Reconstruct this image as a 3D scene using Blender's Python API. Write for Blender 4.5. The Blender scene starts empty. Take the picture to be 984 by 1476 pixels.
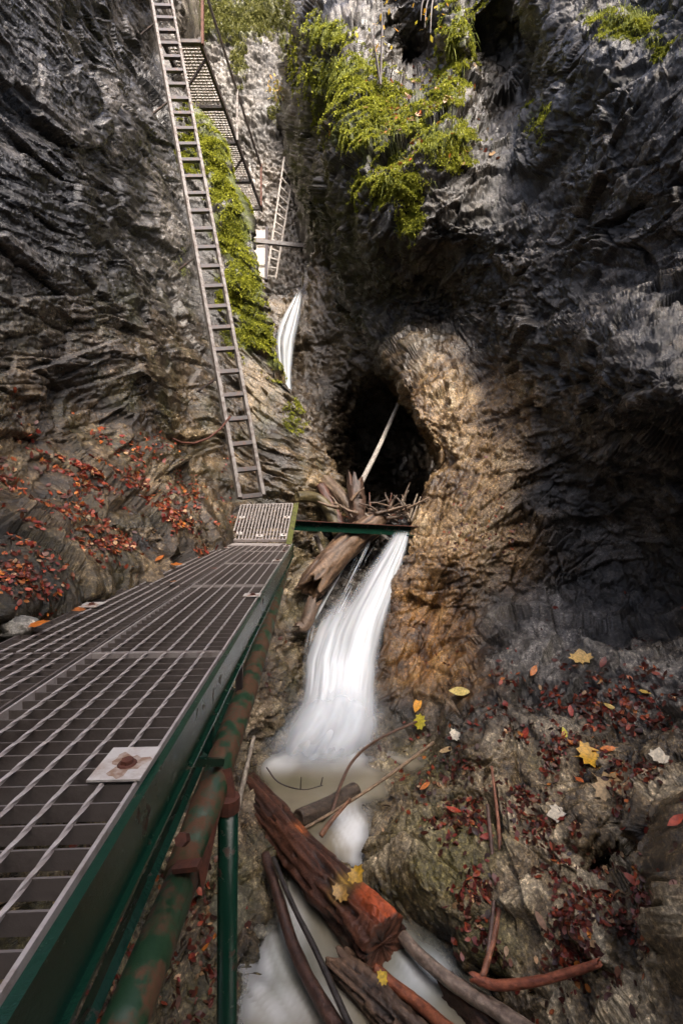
import bpy, math, random, time
import numpy as np
from mathutils import Vector

T0 = time.time()
random.seed(7)
rng = np.random.default_rng(7)
SC = bpy.context.scene
COL = SC.collection

# ------------------------------------------------------------------ camera, sky, sun, exposure
cam_d = bpy.data.cameras.new('camera')
cam = bpy.data.objects.new('camera', cam_d)
COL.objects.link(cam)
cam_d.sensor_fit = 'VERTICAL'
cam_d.sensor_height = 36.0
cam_d.lens = 16.0
cam_d.clip_start = 0.05
cam_d.clip_end = 500
cam.rotation_euler = (math.pi / 2, 0, 0)
SC.camera = cam

SUN_ELEV, SUN_AZ = math.radians(45), math.radians(162)     # azimuth clockwise from +Y
world = bpy.data.worlds.new('World')
SC.world = world
world.use_nodes = True
wn = world.node_tree
sky = wn.nodes.new('ShaderNodeTexSky')
sky.sky_type = 'NISHITA'
sky.sun_disc = False
sky.sun_elevation = SUN_ELEV
sky.sun_rotation = SUN_AZ
sky.air_density = 0.6
sky.dust_density = 6.0
sky.ozone_density = 0.2
bg = wn.nodes['Background']
bg.inputs['Strength'].default_value = 0.15
wn.links.new(sky.outputs[0], bg.inputs['Color'])
sun_d = bpy.data.lights.new('sun', 'SUN')
sun = bpy.data.objects.new('sun', sun_d)
COL.objects.link(sun)
sun_d.energy = 0.95
sun_d.angle = math.radians(24)
sun_d.color = (1.0, 0.95, 0.86)
sdir = Vector((math.sin(SUN_AZ) * math.cos(SUN_ELEV), math.cos(SUN_AZ) * math.cos(SUN_ELEV), math.sin(SUN_ELEV)))
sun.rotation_euler = sdir.to_track_quat('Z', 'Y').to_euler()
SC.view_settings.view_transform = 'Standard'
SC.view_settings.look = 'None'
SC.view_settings.exposure = 2.3
SC.view_settings.gamma = 1.0
SC.cycles.use_denoising = True
SC.cycles.denoiser = 'OPENIMAGEDENOISE'
SC.cycles.denoising_prefilter = 'ACCURATE'
SC.cycles.max_bounces = 6
SC.cycles.diffuse_bounces = 3
SC.cycles.transparent_max_bounces = 24

F = 656.0


def P(u, v, y):
    return Vector(((u - 492) / F * y, y, (738 - v) / F * y))


# ------------------------------------------------------------------ numpy noise
def _h(ix, iy, iz, seed):
    with np.errstate(over='ignore'):
        h = (ix.astype(np.uint32) * np.uint32(374761393) + iy.astype(np.uint32) * np.uint32(668265263)
             + iz.astype(np.uint32) * np.uint32(2147483647 - 1274126177) + np.uint32((seed * 974634777 + 12345) & 0xffffffff))
        h ^= h >> np.uint32(15)
        h *= np.uint32(2246822519)
        h ^= h >> np.uint32(13)
        h *= np.uint32(3266489917)
        h ^= h >> np.uint32(16)
    return h


def perlin(p, seed=0):
    i = np.floor(p).astype(np.int64)
    f = (p - i).astype(np.float32)
    w = f * f * f * (f * (f * 6 - 15) + 10)
    out = np.zeros(len(p), np.float32)
    for dx in (0, 1):
        for dy in (0, 1):
            for dz in (0, 1):
                h = _h(i[:, 0] + dx, i[:, 1] + dy, i[:, 2] + dz, seed)
                gx = (h & np.uint32(1023)).astype(np.float32) / 511.5 - 1
                gy = ((h >> np.uint32(10)) & np.uint32(1023)).astype(np.float32) / 511.5 - 1
                gz = ((h >> np.uint32(20)) & np.uint32(1023)).astype(np.float32) / 511.5 - 1
                d = gx * (f[:, 0] - dx) + gy * (f[:, 1] - dy) + gz * (f[:, 2] - dz)
                wt = (w[:, 0] if dx else 1 - w[:, 0]) * (w[:, 1] if dy else 1 - w[:, 1]) * (w[:, 2] if dz else 1 - w[:, 2])
                out += d * wt
    return out


def fbm(p, octs=4, seed=0, gain=0.5, lac=2.03):
    a, s, out = 1.0, 1.0, np.zeros(len(p), np.float32)
    for o in range(octs):
        out += a * perlin(p * s, seed + o * 17)
        a *= gain
        s *= lac
    return out


def facet(p, seed=0):
    """fractured rock: (tilted plane height of the nearest cell, random of that cell, distance to the cell edge)"""
    i0 = np.floor(p - 0.5).astype(np.int64)
    n = len(p)
    b1 = np.full(n, 9.0, np.float32)
    b2 = np.full(n, 9.0, np.float32)
    val = np.zeros(n, np.float32)
    rnd = np.zeros(n, np.float32)
    for dx in (0, 1):
        for dy in (0, 1):
            for dz in (0, 1):
                cx, cy, cz = i0[:, 0] + dx, i0[:, 1] + dy, i0[:, 2] + dz
                h = _h(cx, cy, cz, seed)
                h2 = _h(cx, cy, cz, seed + 991)
                c = [((h >> np.uint32(10 * k)) & np.uint32(1023)).astype(np.float32) / 1023 * 0.9 + 0.05 for k in range(3)]
                d0 = (p[:, 0] - cx).astype(np.float32) - c[0]
                d1 = (p[:, 1] - cy).astype(np.float32) - c[1]
                d2 = (p[:, 2] - cz).astype(np.float32) - c[2]
                dd = d0 * d0 + d1 * d1 + d2 * d2
                g = [((h2 >> np.uint32(10 * k)) & np.uint32(1023)).astype(np.float32) / 511.5 - 1 for k in range(3)]
                vv = g[0] * d0 + g[1] * d1 + g[2] * d2
                m = dd < b1
                b2 = np.where(m, b1, np.minimum(b2, dd))
                b1 = np.where(m, dd, b1)
                val = np.where(m, vv, val)
                rnd = np.where(m, c[0], rnd)
    return val, rnd, np.sqrt(b2) - np.sqrt(b1)


def tps(ctrl):
    """inverse depth over the picture plane through the control points (planes stay planes)"""
    c = np.array(ctrl, np.float64)
    x = c[:, :2] / 500.0
    y = 1.0 / c[:, 2]
    n = len(x)
    r2 = ((x[:, None] - x[None]) ** 2).sum(-1)
    K = np.where(r2 > 0, 0.5 * r2 * np.log(np.maximum(r2, 1e-12)), 0) + np.eye(n) * 2e-3
    A = np.zeros((n + 3, n + 3))
    A[:n, :n] = K
    A[:n, n] = 1
    A[:n, n + 1:] = x
    A[n, :n] = 1
    A[n + 1:, :n] = x.T
    w = np.linalg.solve(A, np.concatenate([y, np.zeros(3)]))

    def ev(u, v):
        q = np.stack([u.ravel(), v.ravel()], 1) / 500.0
        out = w[n] + q @ w[n + 1:]
        for k in range(n):
            r = ((q - x[k]) ** 2).sum(1)
            out += w[k] * 0.5 * r * np.log(np.maximum(r, 1e-12))
        return (1.0 / np.clip(out, 0.02, 2.5)).reshape(u.shape)
    return ev


def unit(a):
    return a / np.maximum(np.linalg.norm(a, axis=-1, keepdims=True), 1e-9)


def sstep(a, b, x):
    t = np.clip((x - a) / (b - a), 0, 1)
    return t * t * (3 - 2 * t)


# ------------------------------------------------------------------ object helpers
def link_mesh(name, verts, faces, mat, parent=None, smooth=False, cols=None):
    me = bpy.data.meshes.new(name)
    if isinstance(verts, np.ndarray):
        nf, k = faces.shape
        me.vertices.add(len(verts))
        me.vertices.foreach_set('co', verts.astype(np.float32).ravel())
        me.loops.add(nf * k)
        me.loops.foreach_set('vertex_index', faces.astype(np.int32).ravel())
        me.polygons.add(nf)
        me.polygons.foreach_set('loop_start', np.arange(0, nf * k, k, dtype=np.int32))
        me.update(calc_edges=True)
    else:
        me.from_pydata([tuple(v) for v in verts], [], faces)
    me.polygons.foreach_set('use_smooth', np.full(len(me.polygons), smooth))
    if cols is not None:
        at = me.color_attributes.new('tint', 'FLOAT_COLOR', 'POINT')
        at.data.foreach_set('color', np.asarray(cols, np.float32).ravel())
    me.update()
    if mat is not None:
        me.materials.append(mat)
    o = bpy.data.objects.new(name, me)
    COL.objects.link(o)
    if parent is not None:
        o.parent = parent
    return o


def tag(o, label=None, cat=None, group=None, kind=None):
    for k, val in (('label', label), ('category', cat), ('group', group), ('kind', kind)):
        if val:
            o[k] = val
    return o


def thing(name, label, cat, loc=(0, 0, 0), group=None):
    o = bpy.data.objects.new(name, None)
    COL.objects.link(o)
    o.location = loc
    o.empty_display_size = 0.1
    return tag(o, label, cat, group)


class MB:
    def __init__(self):
        self.v, self.f, self.c = [], [], []

    def add(self, vs, fs, col=None):
        n = len(self.v)
        self.v += [tuple(x) for x in vs]
        self.f += [tuple(i + n for i in f) for f in fs]
        self.c += [col or (1, 1, 1, 1)] * len(vs)

    def box(self, o, a, b, c):
        """box from corner o along three edge vectors"""
        o, a, b, c = Vector(o), Vector(a), Vector(b), Vector(c)
        vs = [o, o + a, o + a + b, o + b, o + c, o + a + c, o + a + b + c, o + b + c]
        self.add(vs, [(3, 2, 1, 0), (4, 5, 6, 7), (0, 1, 5, 4), (1, 2, 6, 5), (2, 3, 7, 6), (3, 0, 4, 7)])

    def bar(self, p, q, w, h, up=(0, 0, 1)):
        """rectangular bar from p to q, w across, h along up"""
        p, q = Vector(p), Vector(q)
        d = (q - p)
        s = d.cross(Vector(up)).normalized()
        n = s.cross(d).normalized()
        self.box(p - s * w / 2 - n * h / 2, d, s * w, n * h)

    def tube(self, pts, radii, sides=8, cap=True, twist=0.0):
        pts = [Vector(p) for p in pts]
        if not hasattr(radii, '__len__'):
            radii = [radii] * len(pts)
        rings, ref = [], None
        for i, p in enumerate(pts):
            d = (pts[min(i + 1, len(pts) - 1)] - pts[max(i - 1, 0)]).normalized()
            if ref is None:
                ref = d.orthogonal().normalized()
            s = (ref - d * ref.dot(d)).normalized()
            ref = s
            t = d.cross(s)
            rings.append([p + (s * math.cos(a) + t * math.sin(a)) * radii[i] for a in
                          [2 * math.pi * k / sides + twist * i for k in range(sides)]])
        vs = [x for r in rings for x in r]
        fs = []
        for i in range(len(pts) - 1):
            for k in range(sides):
                k2 = (k + 1) % sides
                fs.append((i * sides + k, i * sides + k2, (i + 1) * sides + k2, (i + 1) * sides + k))
        if cap:
            fs.append(tuple(range(sides - 1, -1, -1)))
            fs.append(tuple(range((len(pts) - 1) * sides, len(pts) * sides)))
        self.add(vs, fs)

    def build(self, name, mat, parent=None, smooth=False, cols=None):
        return link_mesh(name, self.v, self.f, mat, parent, smooth, cols)


# ------------------------------------------------------------------ materials
def newmat(name):
    m = bpy.data.materials.new(name)
    m.use_nodes = True
    nt = m.node_tree
    return m, nt, nt.nodes['Principled BSDF']


def N(nt, typ, **kw):
    n = nt.nodes.new(typ)
    for k, val in kw.items():
        if k in n.inputs:
            n.inputs[k].default_value = val
        else:
            setattr(n, k, val)
    return n


def noise_node(nt, scale, detail=4, rough=0.6, coord='Object', stretch=None, dist=0.0):
    tc = N(nt, 'ShaderNodeTexCoord')
    n = N(nt, 'ShaderNodeTexNoise', Scale=scale, Detail=detail, Roughness=rough, Distortion=dist)
    if stretch:
        mp = N(nt, 'ShaderNodeMapping')
        mp.inputs['Scale'].default_value = stretch
        nt.links.new(tc.outputs[coord], mp.inputs[0])
        nt.links.new(mp.outputs[0], n.inputs['Vector'])
    else:
        nt.links.new(tc.outputs[coord], n.inputs['Vector'])
    return n


def ramp(nt, src, stops):
    r = N(nt, 'ShaderNodeValToRGB')
    el = r.color_ramp.elements
    while len(el) < len(stops):
        el.new(0.5)
    for e, (p, c) in zip(el, stops):
        e.position = p
        e.color = (*c, 1) if len(c) == 3 else c
    nt.links.new(src, r.inputs[0])
    return r


def bump(nt, src, b, strength, dist):
    n = N(nt, 'ShaderNodeBump', Strength=strength, Distance=dist)
    nt.links.new(src, n.inputs['Height'])
    nt.links.new(n.outputs[0], b.inputs['Normal'])
    return n


def rock_material():
    m, nt, b = newmat('wet_rock')
    at = N(nt, 'ShaderNodeAttribute', attribute_name='tint')
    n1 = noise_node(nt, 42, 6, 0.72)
    r1 = ramp(nt, n1.outputs[0], [(0.30, (0.2, 0.19, 0.18)), (0.50, (0.72, 0.71, 0.70)), (0.60, (1.4, 1.36, 1.3)), (0.70, (3.6, 3.45, 3.2))])  # pale mineral flecks, also painted in to stand for wet glints
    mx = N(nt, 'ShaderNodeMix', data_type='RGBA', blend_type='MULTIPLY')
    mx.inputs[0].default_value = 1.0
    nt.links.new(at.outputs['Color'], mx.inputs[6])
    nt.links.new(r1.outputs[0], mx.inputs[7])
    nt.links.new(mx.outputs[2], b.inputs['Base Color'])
    n2 = noise_node(nt, 7, 5, 0.65)
    r2 = ramp(nt, n2.outputs[0], [(0.38, (0.0, 0.0, 0.0)), (0.66, (1, 1, 1))])
    ma = N(nt, 'ShaderNodeMath', operation='MULTIPLY_ADD')
    ma.inputs[1].default_value = 0.20
    nt.links.new(r2.outputs[0], ma.inputs[0])
    nt.links.new(at.outputs['Alpha'], ma.inputs[2])
    nt.links.new(ma.outputs[0], b.inputs['Roughness'])
    b.inputs['Specular IOR Level'].default_value = 0.42
    mr = N(nt, 'ShaderNodeMapRange')                                  # the wet film thins out where the rock is rough
    mr.inputs[1].default_value, mr.inputs[2].default_value = 0.22, 0.62
    mr.inputs[3].default_value, mr.inputs[4].default_value = 0.5, 0.0
    nt.links.new(ma.outputs[0], mr.inputs[0])
    nt.links.new(mr.outputs[0], b.inputs['Coat Weight'])
    b.inputs['Coat Roughness'].default_value = 0.07
    b.inputs['Coat IOR'].default_value = 1.5
    n3 = noise_node(nt, 48, 6, 0.72)
    bn = bump(nt, n3.outputs[0], b, 0.7, 0.018)
    nt.links.new(bn.outputs[0], b.inputs['Coat Normal'])
    return m


def tint_material(name, rough=0.6, transl=0.0, spec=0.4, var=0.0, bscale=0, bstr=0.5, bdist=0.01):
    m, nt, b = newmat(name)
    at = N(nt, 'ShaderNodeAttribute', attribute_name='tint')
    src = at.outputs['Color']
    if var:
        n1 = noise_node(nt, var, 4, 0.6)
        r1 = ramp(nt, n1.outputs[0], [(0.3, (0.55, 0.55, 0.55)), (0.7, (1.4, 1.4, 1.4))])
        mx = N(nt, 'ShaderNodeMix', data_type='RGBA', blend_type='MULTIPLY')
        mx.inputs[0].default_value = 1.0
        nt.links.new(src, mx.inputs[6])
        nt.links.new(r1.outputs[0], mx.inputs[7])
        src = mx.outputs[2]
    nt.links.new(src, b.inputs['Base Color'])
    b.inputs['Roughness'].default_value = rough
    b.inputs['Specular IOR Level'].default_value = spec
    if bscale:
        n3 = noise_node(nt, bscale, 5, 0.65)
        bump(nt, n3.outputs[0], b, bstr, bdist)
    if transl:
        t = N(nt, 'ShaderNodeBsdfTranslucent')
        nt.links.new(src, t.inputs['Color'])
        ms = N(nt, 'ShaderNodeMixShader')
        ms.inputs[0].default_value = transl
        nt.links.new(b.outputs[0], ms.inputs[1])
        nt.links.new(t.outputs[0], ms.inputs[2])
        nt.links.new(ms.outputs[0], nt.nodes['Material Output'].inputs['Surface'])
    return m


def two_tone(name, c1, c2, scale, lo, hi, rough=(0.4, 0.7), metal=(0, 0), bstr=0.3, bdist=0.004, stretch=None, c3=None, detail=6):
    """two colours broken up by noise (paint and rust, zinc and dirt), each with its own gloss"""
    m, nt, b = newmat(name)
    n = noise_node(nt, scale, detail, 0.65, stretch=stretch)
    stops = [(lo, c1), (hi, c2)] + ([(min(1, hi + 0.14), c3)] if c3 else [])
    r = ramp(nt, n.outputs[0], stops)
    nt.links.new(r.outputs[0], b.inputs['Base Color'])
    for sock, pr in (('Roughness', rough), ('Metallic', metal)):
        mr = N(nt, 'ShaderNodeMapRange')
        mr.inputs[1].default_value, mr.inputs[2].default_value = lo, hi
        mr.inputs[3].default_value, mr.inputs[4].default_value = pr
        nt.links.new(n.outputs[0], mr.inputs[0])
        nt.links.new(mr.outputs[0], b.inputs[sock])
    n2 = noise_node(nt, scale * 6, 5, 0.7, stretch=stretch)
    bump(nt, n2.outputs[0], b, bstr, bdist)
    return m


M = {}
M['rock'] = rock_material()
M['moss'] = tint_material('moss_leaves', 0.75, 0.35, 0.2)
M['leaf'] = tint_material('leaf_surface', 0.45, 0.2, 0.5, var=60)
M['green_paint'] = two_tone('green_paint', (0.004, 0.030, 0.018), (0.045, 0.02, 0.011), 16, 0.60, 0.66, (0.22, 0.7))
M['green_rust'] = two_tone('rusty_green_paint', (0.012, 0.045, 0.018), (0.10, 0.042, 0.020), 12, 0.45, 0.56, (0.5, 0.85), c3=(0.045, 0.045, 0.013))
M['mossy_paint'] = two_tone('algae_green_paint', (0.10, 0.11, 0.02), (0.05, 0.035, 0.018), 12, 0.5, 0.66, (0.5, 0.8))
M['rust'] = two_tone('rust', (0.10, 0.03, 0.015), (0.05, 0.018, 0.012), 30, 0.4, 0.65, (0.7, 0.85))
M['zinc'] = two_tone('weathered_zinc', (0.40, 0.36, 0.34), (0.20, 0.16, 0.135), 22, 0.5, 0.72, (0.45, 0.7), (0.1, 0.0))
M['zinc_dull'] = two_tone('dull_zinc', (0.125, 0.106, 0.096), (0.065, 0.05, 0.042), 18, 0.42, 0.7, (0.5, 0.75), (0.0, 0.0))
M['plate'] = two_tone('pale_zinc_plate', (0.50, 0.47, 0.44), (0.26, 0.18, 0.13), 16, 0.46, 0.70, (0.5, 0.7))
M['stain'] = two_tone('rust_stain', (0.24, 0.15, 0.10), (0.42, 0.36, 0.31), 26, 0.45, 0.62, (0.7, 0.6))
M['grey_steel'] = two_tone('grey_ladder_steel', (0.17, 0.155, 0.145), (0.07, 0.05, 0.04), 13, 0.45, 0.62, (0.5, 0.75))
M['dark_steel'] = two_tone('dark_wet_steel', (0.045, 0.038, 0.036), (0.09, 0.045, 0.03), 16, 0.5, 0.7, (0.35, 0.7))
M['wood'] = tint_material('wet_wood', 0.42, 0, 0.5, var=30, bscale=60, bstr=0.7, bdist=0.01)
M['wood_dry'] = tint_material('dull_wood', 0.7, 0, 0.3, var=40, bscale=80, bstr=0.6, bdist=0.006)


# ------------------------------------------------------------------ rock masses
SHEETS = {}
TONE = [0]


def grid_faces(nr, nc):
    i = np.arange(nr - 1)[:, None] * nc + np.arange(nc - 1)[None]
    return np.stack([i, i + 1, i + nc + 1, i + nc], -1).reshape(-1, 4)


def grid_normals(p):
    du = np.gradient(p, axis=1)
    dv = np.gradient(p, axis=0)
    return unit(np.cross(du, dv))


def rock_noise(q, w, seed, strata, big=1.0, fine=1.0, aniso=3.0, scale=1.0):
    """q points, strata: unit vector normal to the bedding; returns displacement in metres"""
    a = np.array(strata, float)
    a /= np.linalg.norm(a)
    wp = q + 0.13 * np.stack([perlin(q * 0.9 / scale + 11, seed + 1), perlin(q * 0.9 / scale + 37, seed + 2), perlin(q * 0.9 / scale + 71, seed + 3)], 1) * scale
    along = (wp @ a)[:, None] * a
    r = (wp - along) / aniso + along           # squeezed: long along the beds, short across
    d = big * 0.42 * fbm(q * 0.55 / scale, 3, seed + 5) * scale
    tone = np.zeros(len(q), np.float32)
    near = 1 - sstep(3.5, 6.0, np.linalg.norm(q, axis=1))
    far_ok = 1 - 0.5 * sstep(8, 14, np.linalg.norm(q, axis=1))
    for k, (cs, amp) in enumerate(((0.62, 0.30), (0.27, 0.46), (0.12, 0.58), (0.055, 0.62), (0.025, 0.65))):
        cs *= scale
        f, c, e = facet(r / cs, seed + 20 + k)
        mul = big if k < 2 else fine * (far_ok if k == 3 else near if k == 4 else 1.0)
        d += mul * amp * cs * (0.75 * f + 0.5 * (c - 0.5))
        if k == 1:
            d -= mul * cs * 0.15 * np.clip(1 - e / 0.06, 0, 1) ** 2
        tone += (0.35, 0.5, 0.8, 0.8, 0.5)[k] * (c - 0.5)
    rs = (wp - along) / (aniso * 2.2) + along
    ridge = 1 - np.abs(fbm(rs * 13 / scale, 3, seed + 60, 0.55)) * 2.2
    d += fine * 0.017 * ridge * np.clip(0.5 + 1.2 * fbm(q * 0.8 / scale, 2, seed + 61), 0.1, 1) * scale
    d += fine * 0.016 * fbm(q * 16 / scale, 3, seed + 9, 0.6) * scale
    return d, tone + 0.35 * ridge - 0.2


def finish_sheet(name, p, strata, seed, colour, big=1.0, fine=1.0, aniso=3.0, scale=1.0, flip=False, moss=None, groove=None):
    nr, nc = p.shape[:2]
    n = grid_normals(p)
    mid = n[nr // 2, nc // 2]
    if (np.einsum('ijk,ijk->ij', n, -p).mean() < 0) != flip:
        n = -n
    q = p.reshape(-1, 3)
    nn = n.reshape(-1, 3)
    dist = np.linalg.norm(q, axis=1)
    uu = 492 + F * q[:, 0] / np.maximum(q[:, 1], 0.05)
    vv = 738 - F * q[:, 2] / np.maximum(q[:, 1], 0.05)
    if callable(big):
        big = big(uu, vv)
        fine = fine(uu, vv) if callable(fine) else fine
    d, tone = rock_noise(q, nn, seed, strata, big, fine, aniso, scale)
    TONE[0] = tone
    if groove:                                                        # water-worn flutes along the flow
        gd = np.array(groove[0], float)
        gd /= np.linalg.norm(gd)
        gq = q - 0.88 * (q @ gd)[:, None] * gd
        gm = blobs(uu, vv, groove[1])
        gn = fbm(gq * 2.6, 4, seed + 90, 0.55)
        d += gm * (0.16 * gn - 0.05 * np.abs(fbm(gq * 7.0, 3, seed + 91)))
        TONE[0] = TONE[0] * (1 - 0.6 * gm) + gm * 1.5 * fbm(gq * 8.0, 4, seed + 92, 0.65)
    if moss:                                                          # moss grows in cushions that stand off the rock
        mk = np.clip(blobs(uu, vv, moss) * 1.6 + 0.9 * fbm(q * 4.0, 4, 57) - 0.5, 0, 1) * (blobs(uu, vv, moss) > 0.12)
        d += mk * (0.02 + 0.16 * np.clip(fbm(q * 3.2, 3, 58) + 0.15, 0, 1))
    q2 = q + nn * d[:, None]
    p2 = q2.reshape(nr, nc, 3)
    n2 = grid_normals(p2).reshape(-1, 3)
    if np.einsum('ij,ij->i', n2, nn).mean() < 0:
        n2 = -n2
    y = np.maximum(q2[:, 1], 0.05)
    u = 492 + F * q2[:, 0] / y
    v = 738 - F * q2[:, 2] / y
    cols = colour(q2, n2, u, v)
    o = link_mesh(name, q2, grid_faces(nr, nc), M['rock'], None, True, cols)
    tag(o, kind='structure')
    SHEETS[name] = dict(p=q2, n=n2, u=u, v=v, cols=cols, obj=o)
    print('%s %d quads  t=%.1f' % (name, (nr - 1) * (nc - 1), time.time() - T0))
    return o


def lerp_fn(tab):
    t = np.array(tab, float)
    return lambda v: np.interp(v, t[:, 0], t[:, 1])


def axis(*segs):
    """pieces (a, b, n) joined into one array"""
    out = []
    for a, b, n in segs:
        out.append(np.linspace(a, b, n, endpoint=False))
    out.append(np.array([segs[-1][1]]))
    return np.concatenate(out)


def unproj(u, v, y):
    return np.stack([(u - 492) / F * y, y, (738 - v) / F * y], -1)


def in_poly(u, v, poly, soft=0):
    """1 inside the picture polygon, used only to say where moss and leaves grow on the rock"""
    poly = np.array(poly, float)
    inside = np.zeros(u.shape, bool)
    j = len(poly) - 1
    for i in range(len(poly)):
        xi, yi = poly[i]
        xj, yj = poly[j]
        c = ((yi > v) != (yj > v)) & (u < (xj - xi) * (v - yi) / ((yj - yi) if yj != yi else 1e-9) + xi)
        inside ^= c
        j = i
    return inside


def blobs(u, v, lst):
    """sum of soft ellipses (u, v, ru, rv, weight)"""
    out = np.zeros(u.shape, np.float32)
    for a, b, ra, rb, w in lst:
        out = np.maximum(out, w * np.exp(-(((u - a) / ra) ** 2 + ((v - b) / rb) ** 2)))
    return out


def mixc(c, t, k):
    return c * (1 - k[:, None]) + np.array(t)[None] * k[:, None]


def rock_cols(p, seed, dark, mid, lite, rough0=0.28, rvar=0.25):
    n1 = fbm(p * 1.3, 4, seed)
    n2 = fbm(p * 6.0, 4, seed + 40)
    k = np.clip(0.42 + 0.7 * n1 + 0.5 * n2 + 0.42 * TONE[0], 0, 1)
    c = np.where(k[:, None] < 0.5, np.array(dark) + (np.array(mid) - dark) * (k[:, None] * 2),
                 np.array(mid) + (np.array(lite) - mid) * (k[:, None] * 2 - 1))
    r = np.clip(rough0 - 0.06 + rvar * fbm(p * 3.0, 3, seed + 80) - 0.10 * TONE[0], 0.08, 0.9)
    return c, r


# --- left cliff: behind the ladder and above the walkway, ending in the mossy nose
nose = lerp_fn([(-400, 215), (0, 250), (60, 254), (100, 262), (150, 274), (190, 314), (230, 326), (290, 340), (330, 360), (400, 372),
                (480, 388), (530, 408), (590, 440), (640, 466), (690, 490), (760, 498), (1000, 490), (1600, 480)])
left_ctrl = [(-500, -350, 2.6), (-500, 300, 2.2), (-500, 738, 1.75), (-500, 1000, 1.4), (-500, 1400, 1.7),
             (0, -350, 4.4), (0, 0, 4.0), (0, 300, 3.5), (0, 500, 3.2), (0, 620, 2.95), (0, 700, 2.62), (0, 790, 2.22), (0, 900, 1.70), (75, 800, 2.55), (75, 880, 1.98), (0, 960, 2.0), (0, 1100, 2.7),
             (120, -350, 7.0), (120, 0, 5.9), (120, 200, 5.0), (120, 400, 4.5), (120, 560, 4.2), (120, 640, 3.9), (120, 720, 3.3), (150, 800, 2.75), (150, 866, 2.36), (150, 1000, 3.7),
             (215, -350, 12.5), (215, 0, 9.9), (222, 80, 9.6), (236, 150, 9.0), (250, 220, 8.7), (264, 300, 8.35), (284, 400, 7.9), (200, 300, 6.9), (230, 500, 6.0), (302, 500, 7.4), (230, 600, 5.5), (230, 680, 5.0), (230, 750, 4.2), (250, 800, 3.65), (250, 840, 3.35),
             (330, 640, 6.75), (330, 720, 6.2), (320, 770, 5.3), (330, 850, 5.2),
             (230, -350, 14), (250, 0, 10.3), (262, 100, 9.8), (300, 200, 8.9), (318, 300, 8.6), (340, 400, 7.8), (360, 500, 7.4), (390, 560, 7.2), (430, 620, 7.2), (470, 690, 7.2), (480, 760, 7.0), (470, 850, 6.8),
             (380, 640, 6.7), (400, 720, 6.6), (420, 780, 6.5), (400, 900, 6.2), (300, 1000, 5.6), (450, 1100, 6.2)]
ev = tps(left_ctrl)
vs = axis((-400, -10, 40), (-10, 960, 640), (960, 1250, 40))
us01 = axis((0, 0.06, 24), (0.06, 1, 400))
U = np.where(us01[None] < 0.06, -500 + (us01[None] / 0.06) * 485, -15 + (us01[None] - 0.06) / 0.94 * (nose(vs)[:, None] + 15))
V = np.repeat(vs[:, None], len(us01), 1)
base = unproj(U, V, ev(U, V))
edge = base[:, -1]
slope = np.where(vs < 130, -0.16, np.where(vs > 230, 0, 1)) * 1.0
k = sstep(120, 240, vs)
slope = (1 - k) * -0.13 + k * ((nose(vs) - 492) / F - 0.08)
tt = np.concatenate([np.linspace(0.03, 1.2, 40), np.linspace(1.3, 12, 70)])
ret = edge[:, None] + tt[None, :, None] * np.stack([slope, np.ones_like(slope), np.zeros_like(slope)], 1)[:, None]
front = base[:, 0]
tb = np.array([14, 10, 7, 5, 3.5, 2.2, 1.2, 0.5])
rear = front[:, None] + tb[None, :, None] * np.stack([0.1 * np.ones_like(vs), -np.ones_like(vs), np.zeros_like(vs)], 1)[:, None]
LEFT_MOSS = [(300, 215, 35, 45, 1), (335, 330, 28, 60, 1), (355, 420, 28, 50, 1), (345, 290, 22, 40, 1), (370, 480, 40, 35, .9), (320, 260, 25, 40, 1), (400, 520, 25, 25, .7), (280, 170, 25, 25, .6), (330, 420, 18, 50, .6), (430, 600, 25, 30, .35)]


def left_col(p, n, u, v):
    c, r = rock_cols(p, 3, (0.010, 0.009, 0.008), (0.030, 0.027, 0.023), (0.12, 0.108, 0.095), 0.22)
    lowb = sstep(380, 640, v)
    c2, r2 = rock_cols(p, 5, (0.016, 0.011, 0.006), (0.085, 0.058, 0.030), (0.30, 0.22, 0.125), 0.28)
    c = c * (1 - lowb[:, None]) + c2 * lowb[:, None]
    r = r * (1 - lowb) + r2 * lowb
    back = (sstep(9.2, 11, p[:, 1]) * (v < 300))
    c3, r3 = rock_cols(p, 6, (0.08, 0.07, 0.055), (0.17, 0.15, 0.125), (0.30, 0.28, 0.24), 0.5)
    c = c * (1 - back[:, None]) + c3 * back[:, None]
    g = fbm(p * 4.0, 4, 55)
    mo = np.clip(blobs(u, v, LEFT_MOSS) * 1.6 + 0.9 * g - 0.45 + 0.3 * n[:, 2], 0, 1) * (blobs(u, v, LEFT_MOSS) > 0.12)
    c = mixc(c, (0.07, 0.085, 0.015), sstep(0.15, 0.6, mo))
    alg = np.clip(sstep(300, 560, v) * (0.7 * fbm(p * 2.2, 4, 66) + 0.1), 0, 0.5)
    c = mixc(c, (0.06, 0.062, 0.02), alg)
    return np.concatenate([c, (r + 0.4 * sstep(0.15, 0.6, mo))[:, None]], 1)


full = np.concatenate([rear, base, ret], 1)
finish_sheet('left_rock_wall', full, (0.55, -0.25, 0.8), 101, left_col, moss=LEFT_MOSS, big=lambda u, v: 0.75 + 0.25 * sstep(500, 800, v), fine=1.0, aniso=4.5)

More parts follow.
